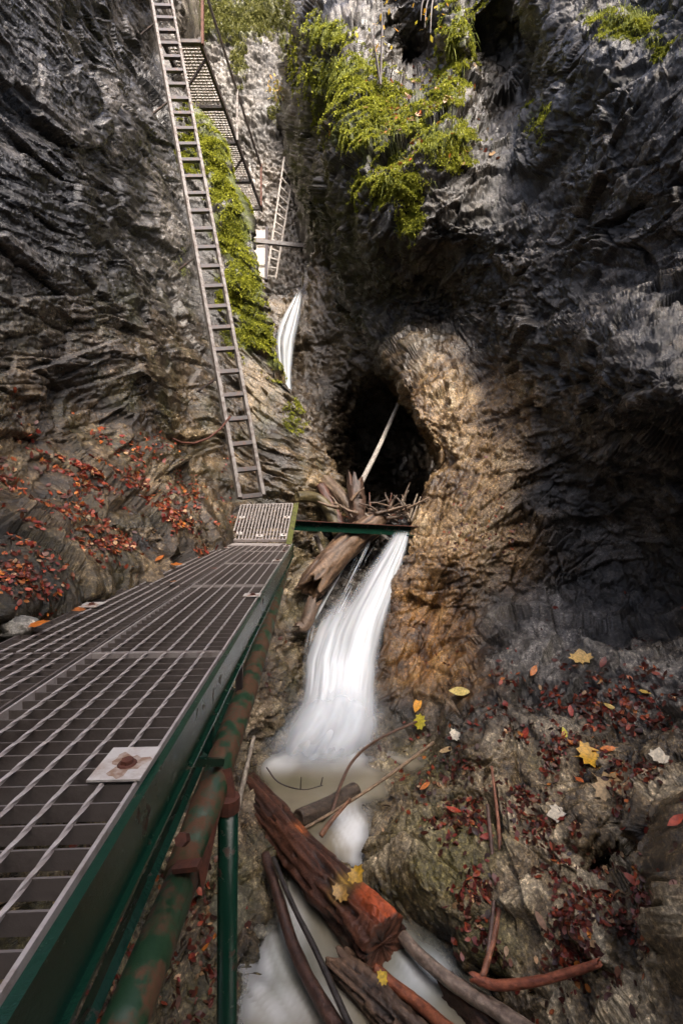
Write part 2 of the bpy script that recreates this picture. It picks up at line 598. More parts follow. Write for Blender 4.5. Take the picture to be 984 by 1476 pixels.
# --- right wall: overhangs, the mossy ledge, the tan rib, the dark recess and the leafy slope down to the stream
redge = lerp_fn([(-400, 440), (0, 428), (60, 418), (100, 411), (185, 408), (210, 412), (250, 430), (320, 455), (420, 500), (500, 545), (540, 578),
                 (580, 592), (620, 612), (660, 622), (700, 612), (740, 599), (770, 588), (830, 576), (880, 563), (940, 548), (1000, 530), (1060, 505),
                 (1110, 480), (1180, 470), (1260, 490), (1330, 540), (1400, 580), (1500, 640), (1700, 700)])
right_ctrl = [(425, -400, 24), (520, -350, 12), (700, -350, 9), (900, -350, 6), (1100, -350, 4.5), (1500, -350, 3.2), (1500, 300, 2.6), (1500, 800, 2.4), (1500, 1300, 1.3), (1500, 1700, 0.8),
              (420, 0, 20), (412, 120, 20), (410, 200, 19), (440, 0, 13), (436, 120, 12.5), (436, 220, 12.5), (470, 40, 9.0), (470, 130, 8.6), (470, 250, 9.0),
              (500, 20, 8.9), (560, 30, 8.8), (600, 85, 9.4), (650, 60, 7.4), (540, 120, 8.0), (590, 150, 7.9), (650, 150, 7.2), (500, 170, 7.8), (560, 210, 7.1), (640, 215, 6.6), (690, 225, 6.7),
              (730, 60, 8.2), (750, 140, 7.5), (790, 160, 6.0), (810, 50, 5.7), (700, 150, 7.4), (880, 60, 4.9), (900, 30, 5.0), (984, 0, 4.3), (984, 120, 4.1),
              (520, 290, 7.3), (580, 290, 6.9), (600, 345, 6.75), (700, 280, 6.5), (760, 250, 6.3), (760, 300, 5.9), (850, 250, 4.9), (984, 280, 4.0),
              (480, 350, 9.5), (520, 400, 8.6), (560, 430, 8.4), (640, 440, 7.9), (700, 440, 6.9), (740, 380, 5.9), (820, 400, 5.2), (900, 380, 4.5), (984, 450, 3.7),
              (560, 510, 7.8), (600, 510, 7.4), (620, 545, 6.95), (600, 590, 6.7), (650, 600, 6.4), (720, 560, 6.3), (720, 620, 6.1), (622, 660, 6.5), (660, 700, 5.9), (605, 720, 6.3), (640, 800, 5.55), (710, 720, 5.7), (590, 770, 6.1), (572, 840, 5.75), (545, 950, 5.2), (520, 1050, 4.75),
              (820, 490, 4.7), (880, 480, 4.0), (840, 560, 4.4), (900, 555, 3.55), (984, 580, 3.05), (900, 640, 4.35), (984, 665, 3.9), (860, 650, 4.75),
              (780, 640, 5.6), (810, 700, 5.55), (860, 690, 5.0), (930, 690, 4.35), (984, 720, 3.9), (850, 780, 5.2), (930, 790, 4.65), (984, 800, 4.2), (800, 820, 5.2), (870, 860, 4.9), (960, 890, 4.2), (760, 780, 5.4), (740, 860, 5.25),
              (820, 920, 4.4), (900, 950, 3.8), (984, 970, 3.25), (700, 880, 5.25), (650, 920, 5.35), (600, 960, 5.2), (700, 1000, 4.2), (640, 1010, 4.55), (580, 1060, 4.5), (720, 905, 4.9),
              (800, 1020, 3.7), (900, 1060, 3.1), (984, 1100, 2.6), (750, 1100, 3.4), (620, 1080, 4.1), (550, 1150, 3.75), (640, 1150, 3.55), (560, 1230, 3.3), (700, 1200, 3.0), (800, 1190, 2.85), (900, 1180, 2.6),
              (640, 1320, 2.75), (700, 1420, 2.35), (760, 1500, 2.05), (760, 1300, 2.5), (840, 1215, 2.5), (860, 1255, 2.85), (930, 1250, 2.5), (870, 1305, 2.25), (790, 1255, 2.6), (930, 1190, 2.35), (700, 1110, 3.45), (690, 1075, 3.55), (984, 1280, 1.9), (900, 1420, 1.95), (984, 1476, 1.6), (984, 1700, 1.25), (760, 1700, 1.6), (490, 1230, 3.9), (540, 1400, 3.1), (480, 1150, 4.3)]
ev = tps(right_ctrl)
vs = axis((-400, -10, 40), (-10, 1490, 830), (1490, 1700, 20))
us01 = axis((0, 0.94, 470), (0.94, 1, 24))
uL = redge(vs)[:, None]
U = np.where(us01[None] < 0.94, uL + us01[None] / 0.94 * (1000 - uL), 1000 + (us01[None] - 0.94) / 0.06 * 500)
V = np.repeat(vs[:, None], len(us01), 1)
base = unproj(U, V, ev(U, V))
edge = base[:, 0]
# behind the silhouette the rock turns away (upper part) or runs down under the water (lower part)
k = sstep(1000, 1080, vs)
bdir = np.stack([(1 - k) * ((redge(vs) - 492) / F + 0.12) + k * -0.5, (1 - k) * 1.0 + k * 0.25, -k * 0.8], 1)
tt = np.concatenate([np.linspace(6.0, 1.2, 30, endpoint=False), np.linspace(1.2, 0.03, 40)])
tlim = np.where(vs[:, None] > 1040, np.minimum(tt[None], 0.9), tt[None])
ret = edge[:, None] + tlim[..., None] * bdir[:, None]
tb = np.array([0.5, 1.2, 2.2, 3.5, 5, 7, 10, 14])
rear = base[:, -1][:, None] + tb[None, :, None] * np.stack([0.05 + 0 * vs, -np.ones_like(vs), 0 * vs], 1)[:, None]
RIGHT_MOSS = [(470, 50, 34, 28, 1), (490, 115, 60, 40, 1.1), (545, 150, 50, 40, 1), (465, 155, 25, 25, .9), (520, 190, 50, 40, 1.05), (590, 170, 60, 45, .8), (640, 205, 50, 35, 1), (660, 60, 28, 70, .75), (640, 130, 30, 45, .8), (575, 270, 55, 28, .9), (590, 320, 28, 40, .8), (530, 270, 30, 30, .8), (560, 225, 45, 25, .8),
              (898, 38, 42, 22, 1), (950, 65, 30, 22, .6), (480, 190, 25, 20, .7), (424, 80, 7, 60, .6), (780, 175, 30, 30, .5), (690, 20, 14, 40, .5)]


def right_col(p, n, u, v):
    c, r = rock_cols(p, 13, (0.007, 0.006, 0.005), (0.026, 0.022, 0.017), (0.11, 0.095, 0.078), 0.33)
    # tan flowstone rib and the brown wet skirt under it
    tan = blobs(u, v, [(640, 600, 75, 90, 1), (690, 680, 70, 110, 1), (640, 760, 80, 110, 1), (610, 870, 80, 110, .9), (620, 950, 70, 60, .8), (720, 590, 60, 60, .7), (740, 780, 60, 80, .6)])
    tan = np.clip(tan * 1.5 + 0.45 * fbm(p * 1.8, 4, 14) - 0.15, 0, 1)
    c2, r2 = rock_cols(p, 15, (0.07, 0.038, 0.014), (0.30, 0.195, 0.09), (0.56, 0.44, 0.27), 0.26)
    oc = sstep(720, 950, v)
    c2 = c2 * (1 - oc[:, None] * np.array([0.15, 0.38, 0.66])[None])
    c = c * (1 - tan[:, None]) + c2 * tan[:, None]
    r = r * (1 - tan) + r2 * tan
    pale = blobs(u, v, [(880, 730, 130, 100, .45), (830, 890, 110, 50, 1), (900, 980, 120, 50, .8), (760, 265, 45, 35, .3), (950, 430, 70, 70, .35), (440, 200, 16, 140, .3), (820, 940, 120, 40, .9)])  # pale rock; the recess is also lightened in colour against its shade
    pale = np.clip(pale * 1.3 + 0.5 * fbm(p * 2.5, 4, 17) - 0.2, 0, 1) * (pale > 0.08)
    c3, r3 = rock_cols(p, 19, (0.035, 0.034, 0.032), (0.14, 0.13, 0.12), (0.38, 0.36, 0.33), 0.24)
    c = c * (1 - pale[:, None]) + c3 * pale[:, None]
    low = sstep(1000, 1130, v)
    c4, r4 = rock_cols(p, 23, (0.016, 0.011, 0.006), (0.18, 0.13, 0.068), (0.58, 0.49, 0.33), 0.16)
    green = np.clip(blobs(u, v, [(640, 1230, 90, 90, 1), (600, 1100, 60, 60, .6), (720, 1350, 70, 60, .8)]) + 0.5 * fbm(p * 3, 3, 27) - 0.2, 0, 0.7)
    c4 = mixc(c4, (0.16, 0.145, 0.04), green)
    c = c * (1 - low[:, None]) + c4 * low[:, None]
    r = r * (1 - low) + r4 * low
    bm = blobs(u, v, RIGHT_MOSS)
    mo = np.clip(bm * 1.5 + 0.9 * fbm(p * 4.0, 4, 56) - 0.5 + 0.3 * n[:, 2], 0, 1) * (bm > 0.12)
    c = mixc(c, (0.07, 0.085, 0.015), sstep(0.15, 0.6, mo))
    return np.concatenate([c, (r + 0.4 * sstep(0.15, 0.6, mo))[:, None]], 1)


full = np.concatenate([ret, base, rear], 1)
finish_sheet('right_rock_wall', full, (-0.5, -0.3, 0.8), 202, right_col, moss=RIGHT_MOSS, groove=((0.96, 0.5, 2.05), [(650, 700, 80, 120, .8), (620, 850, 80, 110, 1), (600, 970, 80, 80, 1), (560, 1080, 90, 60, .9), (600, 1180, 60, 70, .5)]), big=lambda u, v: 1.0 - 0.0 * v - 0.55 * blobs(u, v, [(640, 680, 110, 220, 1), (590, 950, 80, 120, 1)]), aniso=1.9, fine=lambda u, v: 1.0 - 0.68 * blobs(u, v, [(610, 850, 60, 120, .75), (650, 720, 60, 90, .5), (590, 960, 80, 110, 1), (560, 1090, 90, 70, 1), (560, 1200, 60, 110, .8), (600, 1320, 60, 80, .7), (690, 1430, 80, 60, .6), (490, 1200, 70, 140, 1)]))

# --- wall across the slot with the cave under it
ctrl = [(350, 380, 11.5), (400, 440, 11.6), (440, 395, 12), (432, 430, 11.6), (440, 500, 11.0), (420, 560, 10.6), (470, 560, 10.4), (480, 640, 10.0), (450, 700, 9.4), (420, 780, 9.0),
        (500, 480, 10.2), (540, 450, 9.8), (560, 520, 9.8), (520, 580, 10.8), (560, 600, 12.5), (560, 660, 13.5), (600, 640, 13.5), (540, 710, 12.5), (600, 720, 12.0), (660, 640, 13), (620, 520, 10), (700, 500, 10.5), (520, 640, 12.0), (505, 690, 11.0), (560, 790, 11), (700, 790, 11)]
ev = tps(ctrl)
vtop = lerp_fn([(330, 440), (395, 425), (428, 418), (436, 418), (445, 375), (480, 330), (720, 300)])
us_ = np.linspace(330, 720, 260)
t01 = np.linspace(0, 1, 260)
U = np.repeat(us_[None], 260, 0)
V = vtop(us_)[None] + t01[:, None] * (800 - vtop(us_)[None])
base = unproj(U, V, ev(U, V))
tt = np.linspace(10, 0.1, 40)
top = base[0][None] + tt[:, None, None] * np.array([-0.05, 1.0, 0.36])[None, None]


def mid_col(p, n, u, v):
    c, r = rock_cols(p, 33, (0.02, 0.015, 0.010), (0.075, 0.055, 0.035), (0.20, 0.155, 0.10), 0.24)
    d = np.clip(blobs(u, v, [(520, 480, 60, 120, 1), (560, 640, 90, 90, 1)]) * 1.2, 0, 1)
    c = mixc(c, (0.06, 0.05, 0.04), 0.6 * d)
    return np.concatenate([c, r[:, None]], 1)


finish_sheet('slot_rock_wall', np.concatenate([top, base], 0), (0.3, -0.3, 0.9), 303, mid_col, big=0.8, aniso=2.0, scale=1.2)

# --- far end of the gorge
ctrl = [(200, -400, 26), (330, -350, 25), (450, -350, 25), (260, 0, 22), (340, 0, 21.5), (400, 0, 22), (480, 0, 24), (300, 200, 21), (360, 200, 20.5), (400, 215, 20.3), (420, 300, 20.5), (440, 400, 19.5), (360, 400, 19.5), (480, 300, 21), (280, 400, 19)]
ev = tps(ctrl)
U, V = np.meshgrid(np.linspace(210, 500, 210), axis((-400, -10, 40), (-10, 470, 330)))
base = unproj(U, V, ev(U, V))


def far_col(p, n, u, v):
    c, r = rock_cols(p * 0.6, 43, (0.03, 0.028, 0.026), (0.095, 0.088, 0.08), (0.24, 0.225, 0.205), 0.5)
    dk = sstep(195, 250, v + 20 * fbm(p * 0.7, 2, 44))
    c2, r2 = rock_cols(p * 0.6, 45, (0.03, 0.026, 0.023), (0.09, 0.075, 0.06), (0.22, 0.19, 0.16), 0.3)
    c = c * (1 - dk[:, None]) + c2 * dk[:, None]
    r = r * (1 - dk) + r2 * dk
    mo = np.clip(blobs(u, v, [(300, 20, 60, 45, .9), (370, 20, 60, 40, .9), (345, 70, 14, 60, .6), (408, 50, 10, 70, .6), (330, 30, 40, 30, .8), (395, 160, 12, 40, .5)]) * 1.4 + 0.6 * fbm(p * 1.6, 4, 47) - 0.4, 0, 1)
    c = mixc(c, (0.10, 0.11, 0.03), sstep(0.1, 0.6, mo))
    return np.concatenate([c, r[:, None]], 1)


finish_sheet('far_rock_wall', base, (0.4, -0.2, 0.9), 404, far_col, big=0.8, fine=1.5, aniso=1.4, scale=1.3)

# --- left bank below the walkway
bedge = lerp_fn([(740, 470), (800, 450), (850, 440), (900, 438), (960, 440), (1020, 440), (1060, 400), (1090, 378), (1150, 372), (1220, 400), (1280, 400), (1330, 370), (1400, 345), (1476, 335), (1700, 300)])
ctrl = [(-400, 1000, 1.1), (-400, 1400, 0.9), (-400, 1700, 0.8), (460, 760, 6.4), (440, 800, 6.2), (432, 850, 5.8), (436, 900, 5.45), (436, 960, 5.1), (430, 1030, 4.7), (380, 1080, 4.45), (362, 1120, 4.1), (380, 1200, 3.4), (390, 1260, 3.1), (350, 1340, 2.65), (330, 1430, 2.3), (310, 1600, 1.85),
        (405, 900, 5.2), (400, 980, 4.6), (395, 1040, 4.35), (330, 1000, 4.1), (310, 1150, 3.2), (250, 1250, 2.6), (200, 1400, 2.15), (120, 1500, 1.8), (100, 1250, 2.3), (0, 1200, 1.9), (0, 1000, 2.05), (200, 950, 3.1), (300, 860, 4.2), (350, 820, 5.2), (0, 1700, 1.35), (300, 1330, 2.6)]
ev = tps(ctrl)
vs = axis((760, 1490, 440), (1490, 1700, 14))
us01 = axis((0, 0.08, 16), (0.08, 1, 260))
uR = bedge(vs)[:, None]
U = np.where(us01[None] < 0.08, -400 + us01[None] / 0.08 * 385, -15 + (us01[None] - 0.08) / 0.92 * (uR + 15))
V = np.repeat(vs[:, None], len(us01), 1)
base = unproj(U, V, ev(U, V))
tt = np.linspace(0.02, 0.9, 26)
ret = base[:, -1][:, None] + tt[None, :, None] * np.array([0.35, 0.25, -0.75])[None, None]


def bank_col(p, n, u, v):
    c, r = rock_cols(p, 53, (0.018, 0.012, 0.007), (0.11, 0.078, 0.043), (0.40, 0.32, 0.21), 0.2)
    g = np.clip(0.7 * fbm(p * 3, 4, 57) + 0.1 + 0.2 * sstep(1150, 1300, v), 0, 0.65)
    c = mixc(c, (0.085, 0.085, 0.03), g)
    return np.concatenate([c, r[:, None]], 1)


finish_sheet('left_bank_rock', np.concatenate([base, ret], 1), (0.3, -0.4, 0.8), 505, bank_col, big=0.7, aniso=1.8)

# --- rock step the waterfall slides over, and the stream floor behind the log jam
ctrl = [(380, 740, 6.7), (470, 745, 6.5), (560, 765, 6.25), (600, 765, 6.2), (680, 740, 6.6), (380, 900, 6.0), (450, 900, 5.85), (520, 860, 5.95), (560, 900, 5.7), (470, 820, 6.5), (500, 800, 6.6), (540, 800, 6.35), (440, 980, 5.4), (500, 980, 5.3), (550, 980, 5.2), (450, 1060, 4.75), (540, 1060, 4.75), (380, 1120, 4.6), (600, 1120, 4.6), (650, 900, 5.9)]
ev = tps(ctrl)
U, V = np.meshgrid(np.linspace(370, 680, 170), np.linspace(752, 1150, 220))
base = unproj(U, V, ev(U, V))
tt = np.linspace(6, 0.05, 60)
top = base[0][None] + tt[:, None, None] * np.array([-0.02, 1.0, 0.005])[None, None]


def step_col(p, n, u, v):
    c, r = rock_cols(p, 63, (0.012, 0.010, 0.009), (0.035, 0.03, 0.025), (0.12, 0.10, 0.08), 0.14)
    return np.concatenate([c, r[:, None]], 1)


finish_sheet('waterfall_rock_step', np.concatenate([top, base], 0), (0.2, -0.3, 0.9), 606, step_col, big=0.5, aniso=1.5)

# unseen wall added behind the viewer, tall enough to block sun and front light
ctrl_y = -9.0
Ur, Vr = np.meshgrid(np.linspace(-9, 9, 60), np.linspace(19, -4, 60))
finish_sheet('rear_shade_wall', np.stack([Ur, ctrl_y - 0.06 * Vr + 0.4 * np.sin(Ur), Vr], -1), (0.3, 0.3, 0.9), 808, lambda p, n, u, v: np.concatenate([rock_cols(p, 71, (0.03, 0.03, 0.03), (0.07, 0.066, 0.06), (0.17, 0.16, 0.15))[0], np.full((len(p), 1), 0.4)], 1), big=1.0, fine=0.4, aniso=2)

# ground under everything
g = MB()
nx = 24
gx = [-60 + 120 * i / nx for i in range(nx + 1)]
vs_ = [(x, y, -3.1 + 0.12 * math.sin(x * 0.9) * math.cos(y * 0.7)) for y in gx for x in gx]
g.add(vs_, [(j * (nx + 1) + i, j * (nx + 1) + i + 1, (j + 1) * (nx + 1) + i + 1, (j + 1) * (nx + 1) + i) for j in range(nx) for i in range(nx)])
tag(g.build('ground', M['rock'], cols=[(0.10, 0.085, 0.06, 0.4)] * len(vs_)), kind='structure')

# ------------------------------------------------------------------ water
def water_material(name, rough, transl=0.3):
    m, nt, b = newmat(name)
    at = N(nt, 'ShaderNodeAttribute', attribute_name='tint')
    nt.links.new(at.outputs['Color'], b.inputs['Base Color'])
    nt.links.new(at.outputs['Alpha'], b.inputs['Alpha'])
    b.inputs['Roughness'].default_value = rough
    b.inputs['Subsurface Weight'].default_value = transl
    b.inputs['Subsurface Radius'].default_value = (0.06, 0.08, 0.1)
    return m


M['fall'] = water_material('white_falling_water', 0.55)
M['pool'] = water_material('stream_water', 0.28, 0.0)
nt = M['pool'].node_tree
n = noise_node(nt, 5, 3, 0.5)
bump(nt, n.outputs[0], nt.nodes['Principled BSDF'], 0.25, 0.02)


def fall_sheet(name, rows, nl, nw, seed, alpha_fn, dz=0.0, bulge=0.12):
    """rows: (v, u left, u right, depth); strands run down the flow"""
    r = np.array(rows, float)
    v = np.linspace(r[0, 0], r[-1, 0], nl)
    s = np.linspace(0, 1, nw)
    ul, ur, y = (np.interp(v, r[:, 0], r[:, k]) for k in (1, 2, 3))
    ker = np.ones(15) / 15
    sm = lambda a: np.convolve(np.pad(a, 7, mode='edge'), ker, 'valid')
    ul, ur, y = sm(ul), sm(ur), sm(y)
    U = ul[:, None] + (ur - ul)[:, None] * s[None]
    Vv = np.repeat(v[:, None], nw, 1)
    T = np.repeat(((v - v[0]) / (v[-1] - v[0]))[:, None], nw, 1)
    S = np.repeat(s[None], nl, 0)
    q = np.stack([S.ravel() * 7 + T.ravel() * 0.8, T.ravel() * 1.5 + S.ravel(), np.full(S.size, seed * 1.7)], 1)
    st = fbm(q, 3, seed, 0.5)
    q2 = q * np.array([2.6, 0.8, 1])
    st2 = fbm(q2, 3, seed + 9, 0.6)
    Y = np.repeat(y[:, None], nw, 1) - bulge * np.sin(np.pi * S) - 0.05 * st.reshape(S.shape) + dz
    p = unproj(U, Vv, Y)
    a = np.clip(alpha_fn(S, T, Vv, U, st.reshape(S.shape), st2.reshape(S.shape)), 0, 1)
    # aerated water is white, the thin clear strands between are greyer blue
    w = np.clip(0.68 + 0.26 * st + 0.05 * st2, 0.36, 0.78)
    c = np.stack([w * 0.90, w * 0.96, np.minimum(w * 1.03, 0.95), a.ravel()], 1)
    o = link_mesh(name, p.reshape(-1, 3), grid_faces(nl, nw), M['fall'], None, True, c)
    return tag(o, kind='structure')


def main_alpha(S, T, V, U, st, st2):
    edge = sstep(0, 0.22 + 0.2 * sstep(.6, 1, T), S) * (1 - sstep(0.82 - 0.2 * sstep(.6, 1, T), 1, S))
    core = 0.62 + 0.8 * st + 0.25 * st2
    left_thin = 1 - (1 - sstep(0.25, 0.65, S)) * (1 - sstep(0.25, 0.52, T)) * 1.0
    a = edge * np.clip(core * left_thin + 0.9 * sstep(0.45, 0.75, T) + 0.25 * sstep(.5, .8, S), 0, 1)
    return a * sstep(0, 0.03, T) * (1 - sstep(0.74, 0.99, T + 0.05 * st - 0.05 * np.sin(np.pi * S)))


ROWS = [(764, 558, 592, 6.12), (790, 535, 588, 6.0), (820, 508, 580, 5.86), (850, 485, 572, 5.7), (880, 462, 564, 5.52), (910, 446, 556, 5.36), (950, 434, 548, 5.12), (990, 432, 545, 4.9),
        (1015, 426, 547, 4.75), (1045, 405, 552, 4.55), (1075, 380, 548, 4.34), (1100, 370, 535, 4.2)]
fall_sheet('waterfall', ROWS, 300, 130, 3, main_alpha)
fall_sheet('waterfall', [(a, b + 6, c - 4, d) for a, b, c, d in ROWS], 220, 90, 12, main_alpha, dz=0.10, bulge=0.08)


def veil_alpha(S, T, V, U, st, st2):
    return sstep(0, 0.2, S) * (1 - sstep(0.8, 1, S)) * np.clip(1.6 * st + 1.2 * st2 - 0.1, 0, 0.6) * sstep(0, 0.1, T) * (1 - sstep(0.7, 1, T))


fall_sheet('water_veil', [(770, 500, 562, 6.2), (800, 498, 540, 6.15), (850, 470, 520, 5.85), (900, 440, 500, 5.5), (960, 432, 480, 5.2)], 160, 70, 31, veil_alpha, bulge=0.05)


def mist_alpha(S, T, V, U, st, st2):
    return 0.75 * np.sin(np.pi * S) ** 1.3 * np.sin(np.pi * T) ** 1.2 * np.clip(0.75 + 0.5 * st, 0, 1)


fall_sheet('waterfall_spray', [(985, 425, 552, 4.86), (1020, 408, 560, 4.62), (1050, 388, 566, 4.42), (1080, 364, 566, 4.26), (1112, 350, 560, 4.10)], 90, 70, 41, mist_alpha, bulge=0.05)


def upper_alpha(S, T, V, U, st, st2):
    return sstep(0, 0.25, S) * (1 - sstep(0.65, 1, S)) * np.clip(0.80 + 0.9 * st + 0.4 * st2, 0, 1) * sstep(0, 0.10, T)


fall_sheet('upper_waterfall', [(416, 429, 436, 11.4), (430, 422, 436, 11.2), (450, 409, 435, 10.9), (470, 400, 432, 10.7), (490, 395, 427, 10.55), (515, 398, 424, 10.4), (545, 404, 421, 10.2), (600, 410, 424, 10.0)], 150, 50, 21, upper_alpha, bulge=0.15)

# pool and stream: one surface that steps down past the logs
xs = np.linspace(-1.9, 1.6, 170)
ys = np.linspace(0.9, 5.5, 240)
X, Y = np.meshgrid(xs, ys)
Z = np.interp(Y, [0.9, 2.0, 2.6, 3.2, 3.45, 3.75, 5.5], [-2.62, -2.56, -2.50, -2.47, -2.43, -2.36, -2.35])
q = np.stack([X.ravel(), Y.ravel(), 0 * X.ravel()], 1)
Z = Z + 0.016 * fbm(q * np.array([3.0, 1.6, 1]), 3, 77).reshape(X.shape)
p = np.stack([X, Y, Z], -1).reshape(-1, 3)
u = 492 + F * p[:, 0] / p[:, 1]
v = 738 - F * p[:, 2] / p[:, 1]
far_pool = sstep(3.55, 3.9, p[:, 1])
wu = (34 - 22 * far_pool) * fbm(q * np.array([2.2, 1.2, 1]), 3, 91)
u = u + wu
wob = 0.35 * fbm(q * np.array([1.2, 1.2, 1]), 2, 93)
streak = fbm(np.stack([(p[:, 0] + 0.32 * p[:, 1] + wob) * 9, p[:, 1] * 1.1, 0 * wob], 1), 4, 94, 0.6)
dens = blobs(u, v, [(474, 1056, 100, 46, 1.6), (402, 1085, 50, 28, 1.15), (512, 1196, 34, 40, .95), (530, 1240, 46, 60, .8), (560, 1290, 34, 50, .85), (610, 1410, 60, 40, .45), (368, 1390, 28, 50, 1.1), (420, 1350, 40, 90, .5), (430, 1450, 80, 50, .5), (345, 1450, 40, 40, .6)])
foam = sstep(0.10, 1.0, dens * (1 + (1 - far_pool) * 0.75 * streak) + 0.10 * far_pool * fbm(q * 2.5, 3, 95))
c = np.tile(np.array([0.20, 0.17, 0.12]), (len(p), 1))
c = mixc(c, (0.22, 0.195, 0.135), np.clip(0.5 + fbm(q * 2.5, 3, 79), 0, 1))
c = mixc(c, (0.080, 0.080, 0.035), np.clip(blobs(u, v, [(430, 1128, 50, 14, .5)]), 0, 1))
c = mixc(c, (0.30, 0.26, 0.175), np.clip(blobs(u, v, [(520, 1220, 50, 60, 1), (560, 1290, 50, 50, 1)]), 0, 1))
c = mixc(c, (0.22, 0.24, 0.215), np.clip(blobs(u, v, [(610, 1400, 60, 60, 1), (410, 1390, 70, 80, .8)]), 0, 1))
c = mixc(c, (0.76, 0.785, 0.79), foam)
p[:, 2] += 0.03 * (1 - far_pool) * streak
# the water thins out over the rock at its edges
CELL, NXC, NYC = 0.03, 130, 170
top_z = np.full((NYC, NXC), -9.0)
for nme in ('left_bank_rock', 'right_rock_wall', 'waterfall_rock_step'):
    sp = SHEETS[nme]['p']
    m_ = (sp[:, 2] < -2.30) & (sp[:, 2] > -3.2) & (sp[:, 0] > -2.0) & (sp[:, 0] < 1.8) & (sp[:, 1] > 0.8) & (sp[:, 1] < 5.7)
    np.maximum.at(top_z, (((sp[m_, 1] - 0.8) / CELL).astype(int).clip(0, NYC - 1), ((sp[m_, 0] + 2.0) / CELL).astype(int).clip(0, NXC - 1)), sp[m_, 2])
pad = np.pad(top_z, 1, mode='edge')
top_z = np.max([pad[a:a + NYC, b:b + NXC] for a in range(3) for b in range(3)], 0)
ci_, cj_ = ((p[:, 1] - 0.8) / CELL).astype(int).clip(0, NYC - 1), ((p[:, 0] + 2.0) / CELL).astype(int).clip(0, NXC - 1)
shore = sstep(-0.008, 0.018, p[:, 2] - top_z[ci_, cj_]).reshape(X.shape)
for _ in range(2):
    pd = np.pad(shore, 1, mode='edge')
    shore = sum(pd[a:a + X.shape[0], b:b + X.shape[1]] for a in range(3) for b in range(3)) / 9
shore = (0.30 + 0.70 * shore).ravel()
o = link_mesh('stream_water', p, grid_faces(*X.shape), M['pool'], None, True, np.concatenate([c, shore[:, None]], 1))
tag(o, kind='structure')


# ------------------------------------------------------------------ walkway
D = Vector((-0.044, 1, 0.029)).normalized()
WX = D.cross(Vector((0, 0, 1))).normalized()
WN = WX.cross(D).normalized()
W0 = Vector((-0.312, 0, -0.5))


def W(s, x, z=0.0):
    return W0 + D * s + WX * x + WN * z


walk = thing('walkway', 'steel grating walkway with a green side beam leading to the foot of the tall ladder', 'walkway', W(2.5, -0.4))
wl = walk.location.copy()


def child(mb, name, mat, parent, **kw):
    """vertices given in world space; the parent Empty only shifts"""
    off = Vector((0, 0, 0))
    q = parent
    while q is not None:
        off += q.location
        q = q.parent
    mb.v = [tuple(Vector(x) - off) for x in mb.v]
    return mb.build(name, mat, parent, **kw)


BAR = MB()
BAR_W = {}


def shared_bar(key, make, mat, name, parent, loc):
    """a repeated small piece that shares one mesh"""
    if key not in BAR_W:
        mb = MB()
        make(mb)
        o = mb.build(name, mat, parent)
        BAR_W[key] = o
    else:
        o = BAR_W[key].copy()
        COL.objects.link(o)
        o.parent = parent
    o.name = name
    o.location = loc
    return o


ROWS_S = [(0.16, 1.495), (1.505, 2.645), (2.655, 3.545), (3.555, 4.36), (4.37, 5.08)]
COLS_X = [(-0.432, -0.014), (-0.79, -0.446)]
rb = random.Random(4)
for ri, (s0, s1) in enumerate(ROWS_S):
    for ci, (x0, x1) in enumerate(COLS_X):
        mb = MB()
        tz = rb.uniform(-0.003, 0.003)
        for xx in (x0, x1):                                           # edge strips
            mb.box(W(s0, xx - 0.003, -0.03 + tz), D * (s1 - s0), WX * 0.006, WN * 0.033)
        for ss in (s0, s1 - 0.004):
            mb.box(W(ss, x0 + 0.004, -0.03 + tz), D * 0.004, WX * (x1 - x0 - 0.008), WN * 0.031)
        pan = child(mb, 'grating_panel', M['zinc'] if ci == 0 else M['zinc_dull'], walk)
        nb = max(2, int(round((s1 - s0) / 0.05)))
        for i in range(1, nb):
            s = s0 + (s1 - s0) * i / nb
            shared_bar('bearing%d' % ci, lambda b: b.box(Vector((0, 0, 0)), WX * (x1 - x0 - 0.008), D * 0.0035, WN * 0.030), M['zinc_dull'], 'bearing_bar', pan, W(s, x0 + 0.004, -0.031 + tz) - wl)
        nr = int(round((x1 - x0) / 0.057))
        for i in range(1, nr):
            x = x0 + (x1 - x0) * i / nr + rb.uniform(-0.0015, 0.0015)

            def rod(b):
                L = s1 - s0 - 0.01
                n = int(L / 0.017)
                b.tube([D * (L * k / n) for k in range(n + 1)], 0.0046, 4, True, 0.5)
            shared_bar('rod%d' % ri, rod, M['zinc'], 'cross_rod', pan, W(s0 + 0.005, x, 0.0005 + tz) - wl)

# green channel beam: web, two flanges turned outwards
mb = MB()
S0, S1 = 0.05, 5.12
mb.box(W(S0, -0.008, -0.125), D * (S1 - S0), WX * 0.008, WN * 0.112)
mb.box(W(S0, -0.0075, -0.0128), D * (S1 - S0), WX * 0.016, WN * 0.006)
mb.box(W(S0, -0.010, -0.132), D * (S1 - S0), WX * 0.021, WN * 0.007)
beam = child(mb, 'side_beam', M['green_paint'], walk)
mb = MB()
mb.box(W(0.05, -0.80, -0.11), D * 5.1, WX * 0.008, WN * 0.085)
mb.box(W(0.05, -0.80, -0.034), D * 5.1, WX * 0.035, WN * 0.006)
child(mb, 'side_beam', M['dark_steel'], walk)
for s in (0.9, 2.05, 3.1, 4.1, 4.9):
    mb = MB()
    mb.box(W(s, -0.79, -0.10), D * 0.05, WX * 0.775, WN * 0.06)
    child(mb, 'cross_member', M['dark_steel'], walk)

